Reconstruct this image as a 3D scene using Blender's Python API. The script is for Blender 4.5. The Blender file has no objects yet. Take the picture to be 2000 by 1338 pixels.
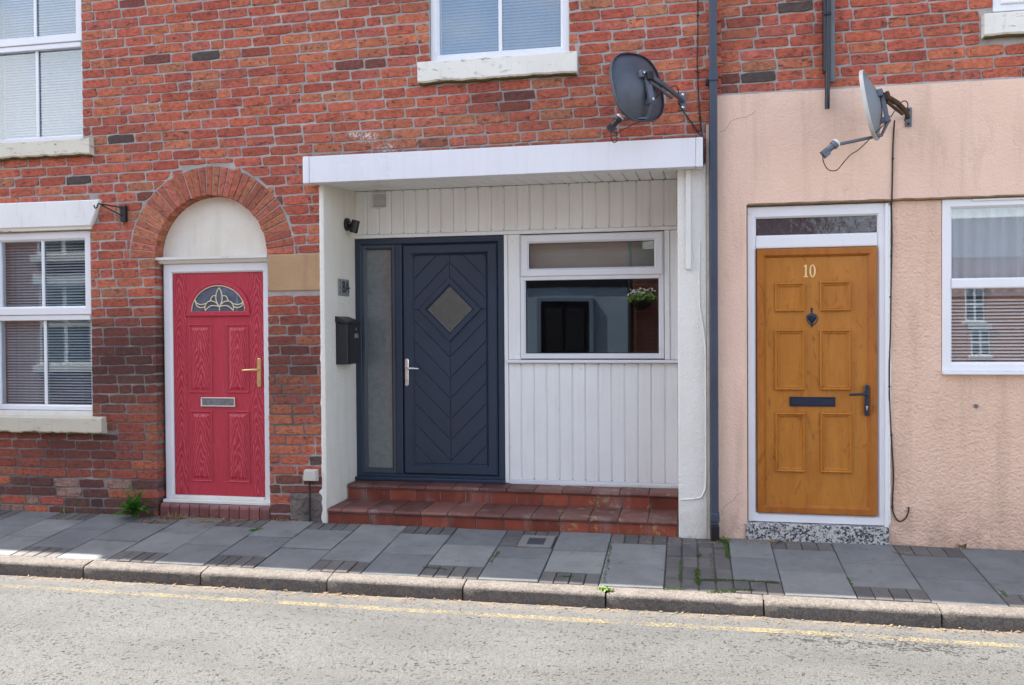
import bpy, bmesh, math, random
from mathutils import Vector, Matrix, noise as mnoise

random.seed(7)
scene = bpy.context.scene
C = scene.collection

# ------------------------------------------------------------------ camera
F_PX, CX, CY = 1706.2, 1000.0, 669.0
YAW, PITCH, ROLL = .19908, -.01447, .00678
CAM = Vector((0, -6.37, 1.4873))
ROT = Matrix.Rotation(YAW, 3, 'Z') @ Matrix.Rotation(PITCH, 3, 'X') @ Matrix.Rotation(ROLL, 3, 'Y')
cam_d = bpy.data.cameras.new('camera')
cam_d.sensor_width = 36.0
cam_d.lens = F_PX / 2000 * 36
cam_d.clip_end = 2000
cam = bpy.data.objects.new('camera', cam_d)
C.objects.link(cam)
rx, fw, up = ROT.col[0], ROT.col[1], ROT.col[2]
cam.matrix_world = Matrix(((rx[0], up[0], -fw[0], CAM[0]), (rx[1], up[1], -fw[1], CAM[1]),
                           (rx[2], up[2], -fw[2], CAM[2]), (0, 0, 0, 1)))
scene.camera = cam

# ------------------------------------------------------------------ light
SUN_EL, SUN_AZ = math.radians(55), math.radians(78.2)
sdir = Vector((-math.cos(SUN_EL) * math.sin(SUN_AZ), math.cos(SUN_EL) * math.cos(SUN_AZ), math.sin(SUN_EL)))
world = bpy.data.worlds.new('World')
scene.world = world
world.use_nodes = True
wn = world.node_tree
wn.nodes.clear()
w_out = wn.nodes.new('ShaderNodeOutputWorld')
w_bg = wn.nodes.new('ShaderNodeBackground')
w_bg.inputs['Strength'].default_value = 0.11
sky = wn.nodes.new('ShaderNodeTexSky')
sky.sky_type = 'NISHITA'
sky.sun_disc = False
sky.sun_elevation = SUN_EL
sky.sun_rotation = -SUN_AZ
sky.dust_density = 1.5
w_tc = wn.nodes.new('ShaderNodeTexCoord')
w_map = wn.nodes.new('ShaderNodeMapping')
w_map.inputs['Scale'].default_value = (1, 1, 2.2)
w_noise = wn.nodes.new('ShaderNodeTexNoise')
w_noise.inputs['Scale'].default_value = 2.3
w_noise.inputs['Detail'].default_value = 7
w_noise.inputs['Roughness'].default_value = .58
w_ramp = wn.nodes.new('ShaderNodeValToRGB')
w_ramp.color_ramp.elements[0].position = .46
w_ramp.color_ramp.elements[0].color = (.18, .18, .18, 1)
w_ramp.color_ramp.elements[1].position = .68
w_ramp.color_ramp.elements[1].color = (.92, .92, .92, 1)
w_bw = wn.nodes.new('ShaderNodeRGBToBW')
w_gain = wn.nodes.new('ShaderNodeMixRGB')
w_gain.blend_type = 'MULTIPLY'
w_gain.inputs[0].default_value = 1
w_gain.inputs[2].default_value = (1.5, 1.48, 1.48, 1)
w_mix = wn.nodes.new('ShaderNodeMixRGB')
L = wn.links.new
L(w_tc.outputs['Generated'], w_map.inputs['Vector'])
L(w_map.outputs[0], w_noise.inputs['Vector'])
L(w_noise.outputs['Fac'], w_ramp.inputs[0])
L(sky.outputs[0], w_bw.inputs[0])
L(w_bw.outputs[0], w_gain.inputs[1])
L(w_ramp.outputs[0], w_mix.inputs[0])
L(sky.outputs[0], w_mix.inputs[1])
L(w_gain.outputs[0], w_mix.inputs[2])
L(w_mix.outputs[0], w_bg.inputs['Color'])
L(w_bg.outputs[0], w_out.inputs['Surface'])

sun_d = bpy.data.lights.new('sun', 'SUN')
sun_d.energy = 4.4
sun_d.angle = math.radians(.53)
sun_d.color = (1, .95, .88)
sun = bpy.data.objects.new('sun', sun_d)
sun.rotation_euler = sdir.to_track_quat('Z', 'Y').to_euler()
sun.location = (0, 0, 12)
C.objects.link(sun)

vs = scene.view_settings
vs.view_transform = 'Standard'
vs.look = 'None'
vs.gamma = 1
vs.use_curve_mapping = False
vs.exposure = 2.36


# ------------------------------------------------------------------ measuring
def at(u, v, y):
    """x, z of the photo point (u, v) on the upright plane at depth y"""
    d = ROT @ Vector(((u - CX) / F_PX, 1, -(v - CY) / F_PX))
    t = (y - CAM.y) / d.y
    return t * d.x, CAM.z + t * d.z


def to_uv(p):
    c = ROT.transposed() @ (Vector(p) - CAM)
    if c.y < .1: return -9999, -9999
    return CX + F_PX * c.x / c.y, CY - F_PX * c.z / c.y


SL = .0927          # fall of the pavement towards the road
GAUGE = .0783       # brick course
PITCH_B = .243


# ------------------------------------------------------------------ mesh helpers
class M:
    def __init__(s): s.v = []; s.f = []; s.c = []

    def add(s, vs_, fs_, col=None):
        b = len(s.v)
        s.v += [Vector(p) for p in vs_]
        s.f += [tuple(i + b for i in q) for q in fs_]
        if col is not None: s.c += [col] * len(vs_)
        return s

    def box(s, x0, x1, y0, y1, z0, z1):
        return s.add([(x0, y0, z0), (x1, y0, z0), (x1, y1, z0), (x0, y1, z0), (x0, y0, z1), (x1, y0, z1), (x1, y1, z1), (x0, y1, z1)],
                     [(0, 1, 5, 4), (1, 2, 6, 5), (2, 3, 7, 6), (3, 0, 4, 7), (4, 5, 6, 7), (3, 2, 1, 0)])

    def prism(s, poly, y0, y1, inset=0.0, ch=0.0):
        """polygon in x,z (counter-clockwise seen from the street) from front y0 to back y1; ch = chamfer depth"""
        n = len(poly)
        cx = sum(p[0] for p in poly) / n; cz = sum(p[1] for p in poly) / n
        vs_ = [(p[0], y1, p[1]) for p in poly]
        fs = []
        if ch > 0:
            vs_ += [(p[0], y0 + ch, p[1]) for p in poly]
            ins = inset or ch
            fr = []
            for i in range(n):
                a, b, c = Vector(poly[i - 1]), Vector(poly[i]), Vector(poly[(i + 1) % n])
                e1 = (b - a).normalized(); e2 = (c - b).normalized()
                n1 = Vector((-e1.y, e1.x)); n2 = Vector((-e2.y, e2.x))
                m = n1 + n2
                k = m.dot(n1)
                m = m * (ins / k) if abs(k) > .2 else m * ins
                fr.append(b + m)
            vs_ += [(p[0], y0, p[1]) for p in fr]
            lv = 3
        else:
            vs_ += [(p[0], y0, p[1]) for p in poly]
            lv = 2
        for l in range(lv - 1):
            for i in range(n):
                j = (i + 1) % n
                fs.append((l * n + i, l * n + j, (l + 1) * n + j, (l + 1) * n + i))
        fs.append(tuple((lv - 1) * n + i for i in range(n)))
        fs.append(tuple(reversed(range(n))))
        return s.add(vs_, fs)

    def ring(s, x0, x1, z0, z1, w, yf, yb, slope=.012, ch=.004, wb=None, wt=None):
        """mitred picture-frame ring: flat face w wide, chamfered outer arris, inner bead sloping back"""
        wb = w if wb is None else wb; wt = w if wt is None else wt

        def rc(i, ib, it, y): return [(x0 + i, y, z0 + ib), (x1 - i, y, z0 + ib), (x1 - i, y, z1 - it), (x0 + i, y, z1 - it)]
        prof = [rc(0, 0, 0, yb), rc(0, 0, 0, yf + ch), rc(ch, ch, ch, yf), rc(w - slope, wb - slope, wt - slope, yf),
                rc(w, wb, wt, yf + slope * 1.2), rc(w, wb, wt, yb)]
        vs_ = [p for r in prof for p in r]
        fs = []
        for l in range(len(prof) - 1):
            for i in range(4):
                j = (i + 1) % 4
                fs.append((l * 4 + i, l * 4 + j, (l + 1) * 4 + j, (l + 1) * 4 + i))
        return s.add(vs_, fs)

    def tube(s, pts, r, n=8, closed=False):
        pts = [Vector(p) for p in pts]
        m = len(pts)
        rs = r if isinstance(r, (list, tuple)) else [r] * m
        vs_ = []; fs = []
        prev = None
        for i, p in enumerate(pts):
            a = pts[max(i - 1, 0)]; b = pts[min(i + 1, m - 1)]
            t = (b - a).normalized()
            if prev is None:
                ref = Vector((0, 0, 1)) if abs(t.z) < .9 else Vector((0, 1, 0))
                u = t.cross(ref).normalized()
            else:
                u = (prev - t * prev.dot(t)).normalized()
            prev = u
            w = t.cross(u)
            for k in range(n):
                an = 2 * math.pi * k / n
                vs_.append(p + (u * math.cos(an) + w * math.sin(an)) * rs[i])
        for i in range(m - 1):
            for k in range(n):
                k2 = (k + 1) % n
                fs.append((i * n + k, i * n + k2, (i + 1) * n + k2, (i + 1) * n + k))
        fs.append(tuple(reversed(range(n))))
        fs.append(tuple((m - 1) * n + k for k in range(n)))
        return s.add(vs_, fs)

    def lathe(s, prof, mat4, n=20):
        """prof: (r, h) pairs about local z"""
        vs_ = []; fs = []
        for r, h in prof:
            for k in range(n):
                a = 2 * math.pi * k / n
                vs_.append(mat4 @ Vector((r * math.cos(a), r * math.sin(a), h)))
        for i in range(len(prof) - 1):
            for k in range(n):
                k2 = (k + 1) % n
                fs.append((i * n + k, i * n + k2, (i + 1) * n + k2, (i + 1) * n + k))
        fs.append(tuple(reversed(range(n))))
        fs.append(tuple((len(prof) - 1) * n + k for k in range(n)))
        return s.add(vs_, fs)

    def obox(s, m4, x0, x1, y0, y1, z0, z1):
        t = M().box(x0, x1, y0, y1, z0, z1)
        return s.add([m4 @ p for p in t.v], t.f)

    def join(s, o):
        b = len(s.v)
        s.v += o.v; s.f += [tuple(i + b for i in q) for q in o.f]; s.c += o.c
        return s


ORG = {}


def obj(name, m, material, parent=None, bevel=0, smooth=False, origin=None, seg=2):
    if origin is None:
        xs = [p.x for p in m.v]; ys = [p.y for p in m.v]; zs = [p.z for p in m.v]
        origin = Vector(((min(xs) + max(xs)) / 2, (min(ys) + max(ys)) / 2, (min(zs) + max(zs)) / 2))
    origin = Vector(origin)
    me = bpy.data.meshes.new(name)
    me.from_pydata([tuple(p - origin) for p in m.v], [], m.f)
    if m.c and len(m.c) == len(m.v):
        a = me.color_attributes.new('tint', 'FLOAT_COLOR', 'POINT')
        a.data.foreach_set('color', [q for c in m.c for q in (c[0], c[1], c[2], 1.0)])
    me.materials.append(material)
    if smooth:
        me.shade_smooth()
        if smooth != 'all':
            me.set_sharp_from_angle(angle=math.radians(40))
    me.update()
    o = bpy.data.objects.new(name, me)
    C.objects.link(o)
    if parent is not None:
        o.parent = parent
        o.location = origin - ORG[parent.name]
    else:
        o.location = origin
    ORG[o.name] = origin
    if bevel:
        b = o.modifiers.new('bevel', 'BEVEL')
        b.width = bevel; b.segments = seg; b.limit_method = 'ANGLE'; b.angle_limit = math.radians(40)
    return o


def thing(name, label, cat, loc, group=None):
    o = bpy.data.objects.new(name, None)
    o.empty_display_size = .1
    C.objects.link(o)
    o.location = loc
    ORG[o.name] = Vector(loc)
    return tag(o, label, cat, group)


def tag(o, label=None, cat=None, group=None, kind=None):
    if label: o['label'] = label
    if cat: o['category'] = cat
    if group: o['group'] = group
    if kind: o['kind'] = kind
    return o


# ------------------------------------------------------------------ materials
class NT:
    def __init__(s, name):
        s.m = bpy.data.materials.new(name)
        s.m.use_nodes = True
        s.t = s.m.node_tree
        s.n = s.t.nodes
        s.n.clear()
        s.out = s.n.new('ShaderNodeOutputMaterial')
        s.geo = None; s.tc = None

    def link(s, a, b): s.t.links.new(a, b)

    def pos(s):
        if not s.geo: s.geo = s.n.new('ShaderNodeNewGeometry')
        return s.geo.outputs['Position']

    def objco(s):
        if not s.tc: s.tc = s.n.new('ShaderNodeTexCoord')
        return s.tc.outputs['Object']

    def mapping(s, vec, scale=(1, 1, 1), loc=(0, 0, 0)):
        n = s.n.new('ShaderNodeMapping')
        n.inputs['Scale'].default_value = scale
        n.inputs['Location'].default_value = loc
        s.link(vec, n.inputs['Vector'])
        return n.outputs[0]

    def noise(s, vec, scale, detail=4, rough=.55, dist=0):
        n = s.n.new('ShaderNodeTexNoise')
        n.inputs['Scale'].default_value = scale
        n.inputs['Detail'].default_value = detail
        n.inputs['Roughness'].default_value = rough
        n.inputs['Distortion'].default_value = dist
        s.link(vec, n.inputs['Vector'])
        return n.outputs['Fac']

    def voronoi(s, vec, scale, feature='F1', out='Distance', rnd=1):
        n = s.n.new('ShaderNodeTexVoronoi')
        n.feature = feature
        n.inputs['Scale'].default_value = scale
        n.inputs['Randomness'].default_value = rnd
        s.link(vec, n.inputs['Vector'])
        return n.outputs[out]

    def ramp(s, fac, lo, hi, a=0, b=1):
        n = s.n.new('ShaderNodeMapRange')
        n.inputs['From Min'].default_value = lo
        n.inputs['From Max'].default_value = hi
        n.inputs['To Min'].default_value = a
        n.inputs['To Max'].default_value = b
        s.link(fac, n.inputs['Value'])
        return n.outputs[0]

    def math(s, op, a, b=None):
        n = s.n.new('ShaderNodeMath')
        n.operation = op
        for i, q in enumerate((a, b)):
            if q is None: continue
            if isinstance(q, (int, float)): n.inputs[i].default_value = q
            else: s.link(q, n.inputs[i])
        return n.outputs[0]

    def mix(s, fac, a, b, mode='MIX'):
        n = s.n.new('ShaderNodeMixRGB')
        n.blend_type = mode
        for i, q in enumerate((fac, a, b)):
            if isinstance(q, (int, float)): n.inputs[i].default_value = q
            elif isinstance(q, tuple): n.inputs[i].default_value = (q[0], q[1], q[2], 1)
            else: s.link(q, n.inputs[i])
        return n.outputs[0]

    def bump(s, h, strength, dist, prev=None):
        n = s.n.new('ShaderNodeBump')
        n.inputs['Strength'].default_value = strength
        n.inputs['Distance'].default_value = dist
        s.link(h, n.inputs['Height'])
        if prev is not None: s.link(prev, n.inputs['Normal'])
        return n.outputs[0]

    def bsdf(s, color, rough=.6, metal=0, spec=.5, normal=None, **kw):
        n = s.n.new('ShaderNodeBsdfPrincipled')
        for key, q in (('Base Color', color), ('Roughness', rough), ('Metallic', metal), ('Specular IOR Level', spec)):
            if isinstance(q, (int, float)): n.inputs[key].default_value = q
            elif isinstance(q, tuple): n.inputs[key].default_value = (q[0], q[1], q[2], 1)
            else: s.link(q, n.inputs[key])
        for k, q in kw.items(): n.inputs[k.replace('_', ' ')].default_value = q
        if normal is not None: s.link(normal, n.inputs['Normal'])
        s.link(n.outputs[0], s.out.inputs['Surface'])
        return n.outputs[0]

    def blob(s, c, rad):
        """soft ellipse on the wall face, 1 at its centre"""
        v = s.mapping(s.pos(), (1 / rad[0], .001, 1 / rad[1]), (-c[0] / rad[0], 0, -c[1] / rad[1]))
        n = s.n.new('ShaderNodeVectorMath'); n.operation = 'LENGTH'
        s.link(v, n.inputs[0])
        return s.ramp(n.outputs['Value'], 1.25, .2)

    def sep(s, vec):
        n = s.n.new('ShaderNodeSeparateXYZ')
        s.link(vec, n.inputs[0])
        return n.outputs


def simple(name, col, rough=.5, metal=0, spec=.5, var=.12, vscale=6, bump=None, dirt=None, streak=0):
    """paint, plastic, metal: base colour with slow variation, optional fine bump (scale, distance) and dirt (colour, scale, lo, hi)"""
    t = NT(name)
    p = t.pos()
    nz = t.noise(p, vscale, 5, .6)
    c = t.mix(t.ramp(nz, .3, .7), tuple(q * (1 - var) for q in col), tuple(min(1, q * (1 + var * .6)) for q in col))
    if streak:
        sn = t.noise(t.mapping(p, (28, 28, 1.3)), 1, 5, .65)
        c = t.mix(t.ramp(sn, .50, .78, 0, streak), c, tuple(q * w_ for q, w_ in zip(col, (.55, .50, .40))))
    if dirt:
        dn = t.noise(p, dirt[1], 8, .7)
        c = t.mix(t.ramp(dn, dirt[2], dirt[3]), c, dirt[0])
    nrm = None
    if bump: nrm = t.bump(t.noise(p, bump[0], 3, .6), .6, bump[1])
    r = t.ramp(nz, .3, .7, rough * .85, min(1, rough * 1.15))
    t.bsdf(c, r, metal, spec, nrm)
    return t.m


def brick_mat():
    t = NT('weathered_brick')
    p = t.pos()
    a = t.n.new('ShaderNodeVertexColor'); a.layer_name = 'tint'
    base = a.outputs['Color']
    n1 = t.noise(p, 30, 5, .65)
    c = t.mix(t.ramp(n1, .35, .68), t.mix(1, base, (.72, .66, .66), 'MULTIPLY'), t.mix(1, base, (1.2, 1.15, 1.1), 'MULTIPLY'))
    # orange burnt blush inside bricks
    n4 = t.noise(p, 9, 3, .5)
    c = t.mix(t.ramp(n4, .52, .72, 0, .45), c, t.mix(1, c, (1.15, 1.35, 1.05), 'MULTIPLY'))
    # dark fissures and kiln marks, stretched along the brick
    n2 = t.noise(t.mapping(p, (19, 19, 44)), 1, 6, .74, .9)
    c = t.mix(t.ramp(n2, .53, .62, 0, .85), c, (.065, .034, .03))
    # broad soot and weather bands across many bricks
    n6 = t.noise(t.mapping(p, (1.1, 1.1, 2.4)), 1, 6, .62)
    c = t.mix(t.ramp(n6, .50, .72, 0, .42), c, (.10, .05, .04))
    # small pale salts and mortar smears
    n3 = t.noise(p, 75, 3, .6)
    c = t.mix(t.ramp(n3, .66, .76, 0, .38), c, (.50, .42, .37))
    # light reflected off windows opposite, put into the brick colour above the canopy
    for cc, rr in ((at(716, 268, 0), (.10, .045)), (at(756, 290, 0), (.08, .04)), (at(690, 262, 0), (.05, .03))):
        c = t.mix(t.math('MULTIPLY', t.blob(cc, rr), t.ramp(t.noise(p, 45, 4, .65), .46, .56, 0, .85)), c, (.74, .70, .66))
    h = t.math('ADD', t.math('MULTIPLY', n1, .7), t.math('MULTIPLY', n2, -.9))
    b = t.bump(h, .8, .0045)
    b = t.bump(t.noise(p, 190, 2, .6), .5, .002, b)
    t.bsdf(c, .9, 0, .25, b)
    return t.m


def mortar_mat():
    t = NT('lime_mortar')
    p = t.pos()
    n1 = t.noise(p, 5, 5, .6)
    n2 = t.noise(p, 90, 4, .7)
    c = t.mix(t.ramp(n1, .35, .68), (.30, .27, .25), (.44, .405, .375))
    c = t.mix(t.ramp(n2, .52, .75, 0, .6), c, (.20, .18, .17))
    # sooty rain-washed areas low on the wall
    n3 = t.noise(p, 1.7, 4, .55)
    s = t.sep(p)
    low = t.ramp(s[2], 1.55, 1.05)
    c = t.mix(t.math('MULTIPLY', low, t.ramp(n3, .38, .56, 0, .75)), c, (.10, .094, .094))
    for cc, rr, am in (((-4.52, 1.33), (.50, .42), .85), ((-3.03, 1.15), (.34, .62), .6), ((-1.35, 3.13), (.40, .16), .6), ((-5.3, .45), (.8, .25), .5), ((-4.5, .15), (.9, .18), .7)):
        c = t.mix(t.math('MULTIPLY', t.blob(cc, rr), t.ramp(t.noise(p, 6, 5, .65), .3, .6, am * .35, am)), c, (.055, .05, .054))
    b = t.bump(n2, .8, .006)
    b = t.bump(t.noise(p, 26, 4, .6), .7, .006, b)
    t.bsdf(c, .95, 0, .2, b)
    return t.m


def brick_pattern_mat(name, c1, c2, mort):
    """brick too far off to pick apart: the houses across the road and beyond the frame"""
    t = NT(name)
    p = t.pos()
    s = t.sep(p)
    cm = t.n.new('ShaderNodeCombineXYZ')
    t.link(s[0], cm.inputs[0]); t.link(s[2], cm.inputs[1])
    b = t.n.new('ShaderNodeTexBrick')
    t.link(cm.outputs[0], b.inputs['Vector'])
    b.inputs['Color1'].default_value = (*c1, 1)
    b.inputs['Color2'].default_value = (*c2, 1)
    b.inputs['Mortar'].default_value = (*mort, 1)
    b.inputs['Scale'].default_value = 1
    b.inputs['Brick Width'].default_value = .243
    b.inputs['Row Height'].default_value = .0783
    b.inputs['Mortar Size'].default_value = .006
    n = t.noise(p, 22, 5, .6)
    c = t.mix(t.ramp(n, .4, .75, 0, .6), b.outputs['Color'], (.12, .05, .04))
    t.bsdf(c, .9, 0, .2, t.bump(b.outputs['Fac'], .5, -.006))
    return t.m


def render_mat(name, col, col2, scale, dist, dirt=(.3, .24, .2), damt=.25, lo_dirt=True):
    t = NT(name)
    p = t.pos()
    n1 = t.noise(p, 2.2, 6, .6)
    c = t.mix(t.ramp(n1, .32, .7), col2, col)
    n2 = t.noise(p, scale, 3, .6)
    n2b = t.noise(p, scale * .35, 3, .5)
    v = t.voronoi(p, scale * .8, 'SMOOTH_F1')
    h = t.math('ADD', t.math('MULTIPLY', n2, .6), t.math('ADD', t.math('MULTIPLY', v, -.6), t.math('MULTIPLY', n2b, .7)))
    n3 = t.noise(t.mapping(p, (5, 5, 2)), 1, 9, .75)
    c = t.mix(t.ramp(n3, .56, .80, 0, damt), c, dirt)
    n9 = t.noise(t.mapping(p, (9, 9, .8)), 1, 5, .6)
    c = t.mix(t.ramp(n9, .52, .75, 0, damt * .7), c, dirt)
    if lo_dirt:
        s = t.sep(p)
        n5 = t.noise(p, 7, 6, .7)
        c = t.mix(t.math('MULTIPLY', t.ramp(s[2], .32, .0), t.ramp(n5, .4, .62, 0, .55)), c, dirt)
    b = t.bump(h, 1, dist)
    t.bsdf(c, .92, 0, .2, b)
    return t.m


def stone_paint_mat(name, col, flake, amt):
    """painted stone sill: flaking to a dirty stone at worn spots"""
    t = NT(name)
    p = t.pos()
    n1 = t.noise(t.mapping(p, (12, 12, 40)), 1, 7, .72, .4)
    n2 = t.noise(p, 3, 4, .5)
    c = t.mix(t.ramp(n2, .3, .7), tuple(q * .9 for q in col), col)
    k = t.ramp(n1, .60 - amt * .1, .68, 0, 1)
    c = t.mix(k, c, flake)
    n3 = t.noise(t.mapping(p, (22, 22, 5)), 1, 4, .6)
    c = t.mix(t.ramp(n3, .55, .75, 0, .25), c, (.38, .33, .22))
    b = t.bump(k, .5, -.004)
    b = t.bump(t.noise(p, 60, 3, .6), .5, .003, b)
    t.bsdf(c, .75, 0, .3, b)
    return t.m


def redwood_mat():
    """composite door skin: moulded oak grain, cathedral arches on each panel"""
    t = NT('red_grained_door')
    o = t.objco()
    s = t.sep(o)
    oi = t.n.new('ShaderNodeObjectInfo')
    nw = t.noise(t.mapping(t.pos(), (14, 14, 4)), 1, 3, .55)
    nf = t.noise(t.mapping(o, (160, 160, 7)), 1, 3, .6)
    x2 = t.math('MULTIPLY', t.math('POWER', t.math('ABSOLUTE', t.math('ADD', s[0], t.math('MULTIPLY', t.math('SUBTRACT', t.noise(t.pos(), 2.5, 2, .5), .5), .035))), 1.3), 38)
    ph = t.math('ADD', t.math('ADD', t.math('ADD', x2, t.math('MULTIPLY', oi.outputs['Random'], 9)), t.math('MULTIPLY', s[2], 4.2)), t.math('MULTIPLY', nw, 1.5))
    w = t.math('SINE', t.math('MULTIPLY', ph, 17))
    g = t.ramp(w, -.2, .95)
    g = t.math('MULTIPLY', g, t.ramp(nf, .35, .65, .35, 1))
    c = t.mix(t.math('MULTIPLY', g, .8), (.37, .014, .034), (.60, .105, .14))
    b = t.bump(g, .5, .0012)
    t.bsdf(c, .42, 0, .45, b)
    return t.m


def plainred_mat():
    t = NT('red_door_stile')
    p = t.pos()
    n = t.noise(t.mapping(p, (120, 120, 8)), 1, 4, .6)
    c = t.mix(t.ramp(n, .35, .7), (.40, .022, .042), (.47, .042, .066))
    t.bsdf(c, .42, 0, .45, t.bump(n, .4, .001))
    return t.m


def oak_mat(name, a, b2):
    t = NT(name)
    p = t.pos()
    nz = t.noise(t.mapping(p, (9, 9, 2)), 1, 4, .6, .8)
    nf = t.noise(t.mapping(p, (150, 150, 10)), 1, 4, .65)
    knot = t.noise(t.mapping(p, (11, 11, 5)), 1, 5, .6, 2.2)
    c = t.mix(t.ramp(nz, .32, .68), a, b2)
    c = t.mix(t.ramp(nf, .45, .75, 0, .35), c, tuple(q * .55 for q in a))
    c = t.mix(t.ramp(knot, .57, .72, 0, .65), c, (.13, .035, .008))
    t.bsdf(c, .36, 0, .4, t.bump(nf, .25, .0008))
    return t.m


def slab_mat(name, col, col2, fine=260):
    t = NT(name)
    p = t.pos()
    oi = t.n.new('ShaderNodeObjectInfo')
    n1 = t.noise(p, 4.5, 6, .62)
    n2 = t.noise(p, fine, 3, .7)
    c = t.mix(t.ramp(n1, .32, .7), col2, col)
    c = t.mix(1, c, t.mix(oi.outputs['Random'], (.80, .81, .84), (1.18, 1.18, 1.15)), 'MULTIPLY')
    c = t.mix(t.ramp(n2, .55, .75, 0, .45), c, tuple(q * 1.7 for q in col))
    c = t.mix(t.ramp(n2, .42, .28, 0, .5), c, tuple(q * .4 for q in col2))
    n4 = t.noise(p, 11, 7, .72)
    c = t.mix(t.ramp(n4, .55, .72, 0, .5), c, tuple(q * .5 for q in col2))
    gum = t.voronoi(p, 5.5)
    c = t.mix(t.ramp(gum, .055, .045, 0, .6), c, tuple(q * .4 for q in col2))
    b = t.bump(n2, .5, .003)
    b = t.bump(t.noise(p, 30, 4, .6), .4, .004, b)
    t.bsdf(c, .85, 0, .3, b)
    return t.m


def asphalt_mat():
    t = NT('worn_asphalt')
    p = t.pos()
    v = t.voronoi(p, 130, 'F1')
    vc = t.sep(t.voronoi(p, 130, 'F1', 'Color'))[0]
    n1 = t.noise(p, 1.3, 6, .6)
    n2 = t.noise(p, 90, 5, .7)
    n3 = t.noise(p, 42, 6, .72)
    n5 = t.noise(p, 5, 5, .6)
    c = t.mix(t.ramp(n1, .3, .7), (.062, .063, .062), (.086, .087, .086))
    c = t.mix(t.ramp(n5, .35, .65, 0, .3), c, (.058, .058, .056))
    c = t.mix(.34, c, t.mix(vc, (.04, .04, .038), (.14, .139, .132)))
    c = t.mix(t.ramp(v, .55, .8, 0, .55), c, (.05, .047, .043))
    gm_ = t.mapping(p, (1 / .75, 1 / .11, .001), (-1.05 / .75, 1.50 / .11, 0))
    gl_ = t.n.new('ShaderNodeVectorMath'); gl_.operation = 'LENGTH'
    t.link(gm_, gl_.inputs[0])
    broken = t.ramp(gl_.outputs['Value'], 1.3, .2)
    # fretted pits, worst where the surface has broken up by the line
    n3 = t.math('ADD', n3, t.math('MULTIPLY', broken, .085))
    n3 = t.math('ADD', n3, t.ramp(n5, .35, .7, -.03, .03))
    c = t.mix(t.ramp(n3, .595, .655, 0, .85), c, (.024, .023, .022))
    nd = t.noise(p, 95, 4, .7)
    c = t.mix(t.ramp(nd, .58, .66, 0, .55), c, (.035, .034, .032))
    c = t.mix(t.ramp(nd, .36, .28, 0, .5), c, (.21, .208, .20))
    # oil-dark tyre band and old patch edges
    n7 = t.noise(t.mapping(p, (.5, 2.2, 1)), 1, 4, .55)
    c = t.mix(t.ramp(n7, .48, .64, 0, .42), c, (.045, .045, .044))
    ck = t.voronoi(t.mapping(p, (1.0, 1.0, 1.0)), 2.6, 'DISTANCE_TO_EDGE')
    n8 = t.noise(p, 2.4, 4, .6)
    crack = t.math('MULTIPLY', t.ramp(t.math('ADD', ck, t.math('MULTIPLY', t.math('SUBTRACT', n2, .5), .05)), .012, .0), t.ramp(n8, .53, .60))
    c = t.mix(t.math('MULTIPLY', crack, .0), c, (.022, .021, .02))
    # silt swept to the gutter
    s = t.sep(p)
    g = t.math('MULTIPLY', t.ramp(s[1], -1.30, -1.13), t.ramp(t.noise(p, 9, 6, .7), .38, .6, 0, .75))
    c = t.mix(g, c, (.15, .112, .078))
    b = t.bump(v, .7, -.005)
    b = t.bump(n2, .5, .003, b)
    b = t.bump(t.ramp(n3, .59, .66), 1, -.007, b)
    t.bsdf(c, .9, 0, .3, b)
    return t.m


def kerb_mat():
    t = NT('kerb_concrete')
    p = t.pos()
    n1 = t.noise(p, 5, 5, .6)
    v = t.voronoi(p, 120, 'F1', 'Color')
    n2 = t.noise(p, 150, 4, .7)
    c = t.mix(t.ramp(n1, .3, .7), (.10, .088, .078), (.142, .127, .113))
    c = t.mix(.4, c, t.mix(t.ramp(v, .1, .9), (.035, .03, .03), (.24, .21, .185)))
    n4 = t.noise(p, 16, 6, .7)
    c = t.mix(t.ramp(n4, .5, .72, 0, .6), c, (.06, .052, .046))
    b = t.bump(n2, .9, .008)
    b = t.bump(t.noise(p, 22, 4, .6), .6, .01, b)
    t.bsdf(c, .92, 0, .2, b)
    return t.m


def yellow_mat():
    t = NT('worn_yellow_paint')
    p = t.pos()
    n1 = t.noise(p, 55, 6, .72)
    n2 = t.noise(p, 3.1, 4, .6)
    k = t.math('ADD', t.math('MULTIPLY', n1, .85), t.math('MULTIPLY', n2, .36))
    fac = t.ramp(k, .575, .73, 0, .6)
    pr = t.bsdf((.36, .265, .11), .8, 0, .3, t.bump(n1, .7, .004))
    tr = t.n.new('ShaderNodeBsdfTransparent')
    mx = t.n.new('ShaderNodeMixShader')
    t.link(fac, mx.inputs[0]); t.link(tr.outputs[0], mx.inputs[1]); t.link(pr, mx.inputs[2])
    t.link(mx.outputs[0], t.out.inputs['Surface'])
    return t.m


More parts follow.
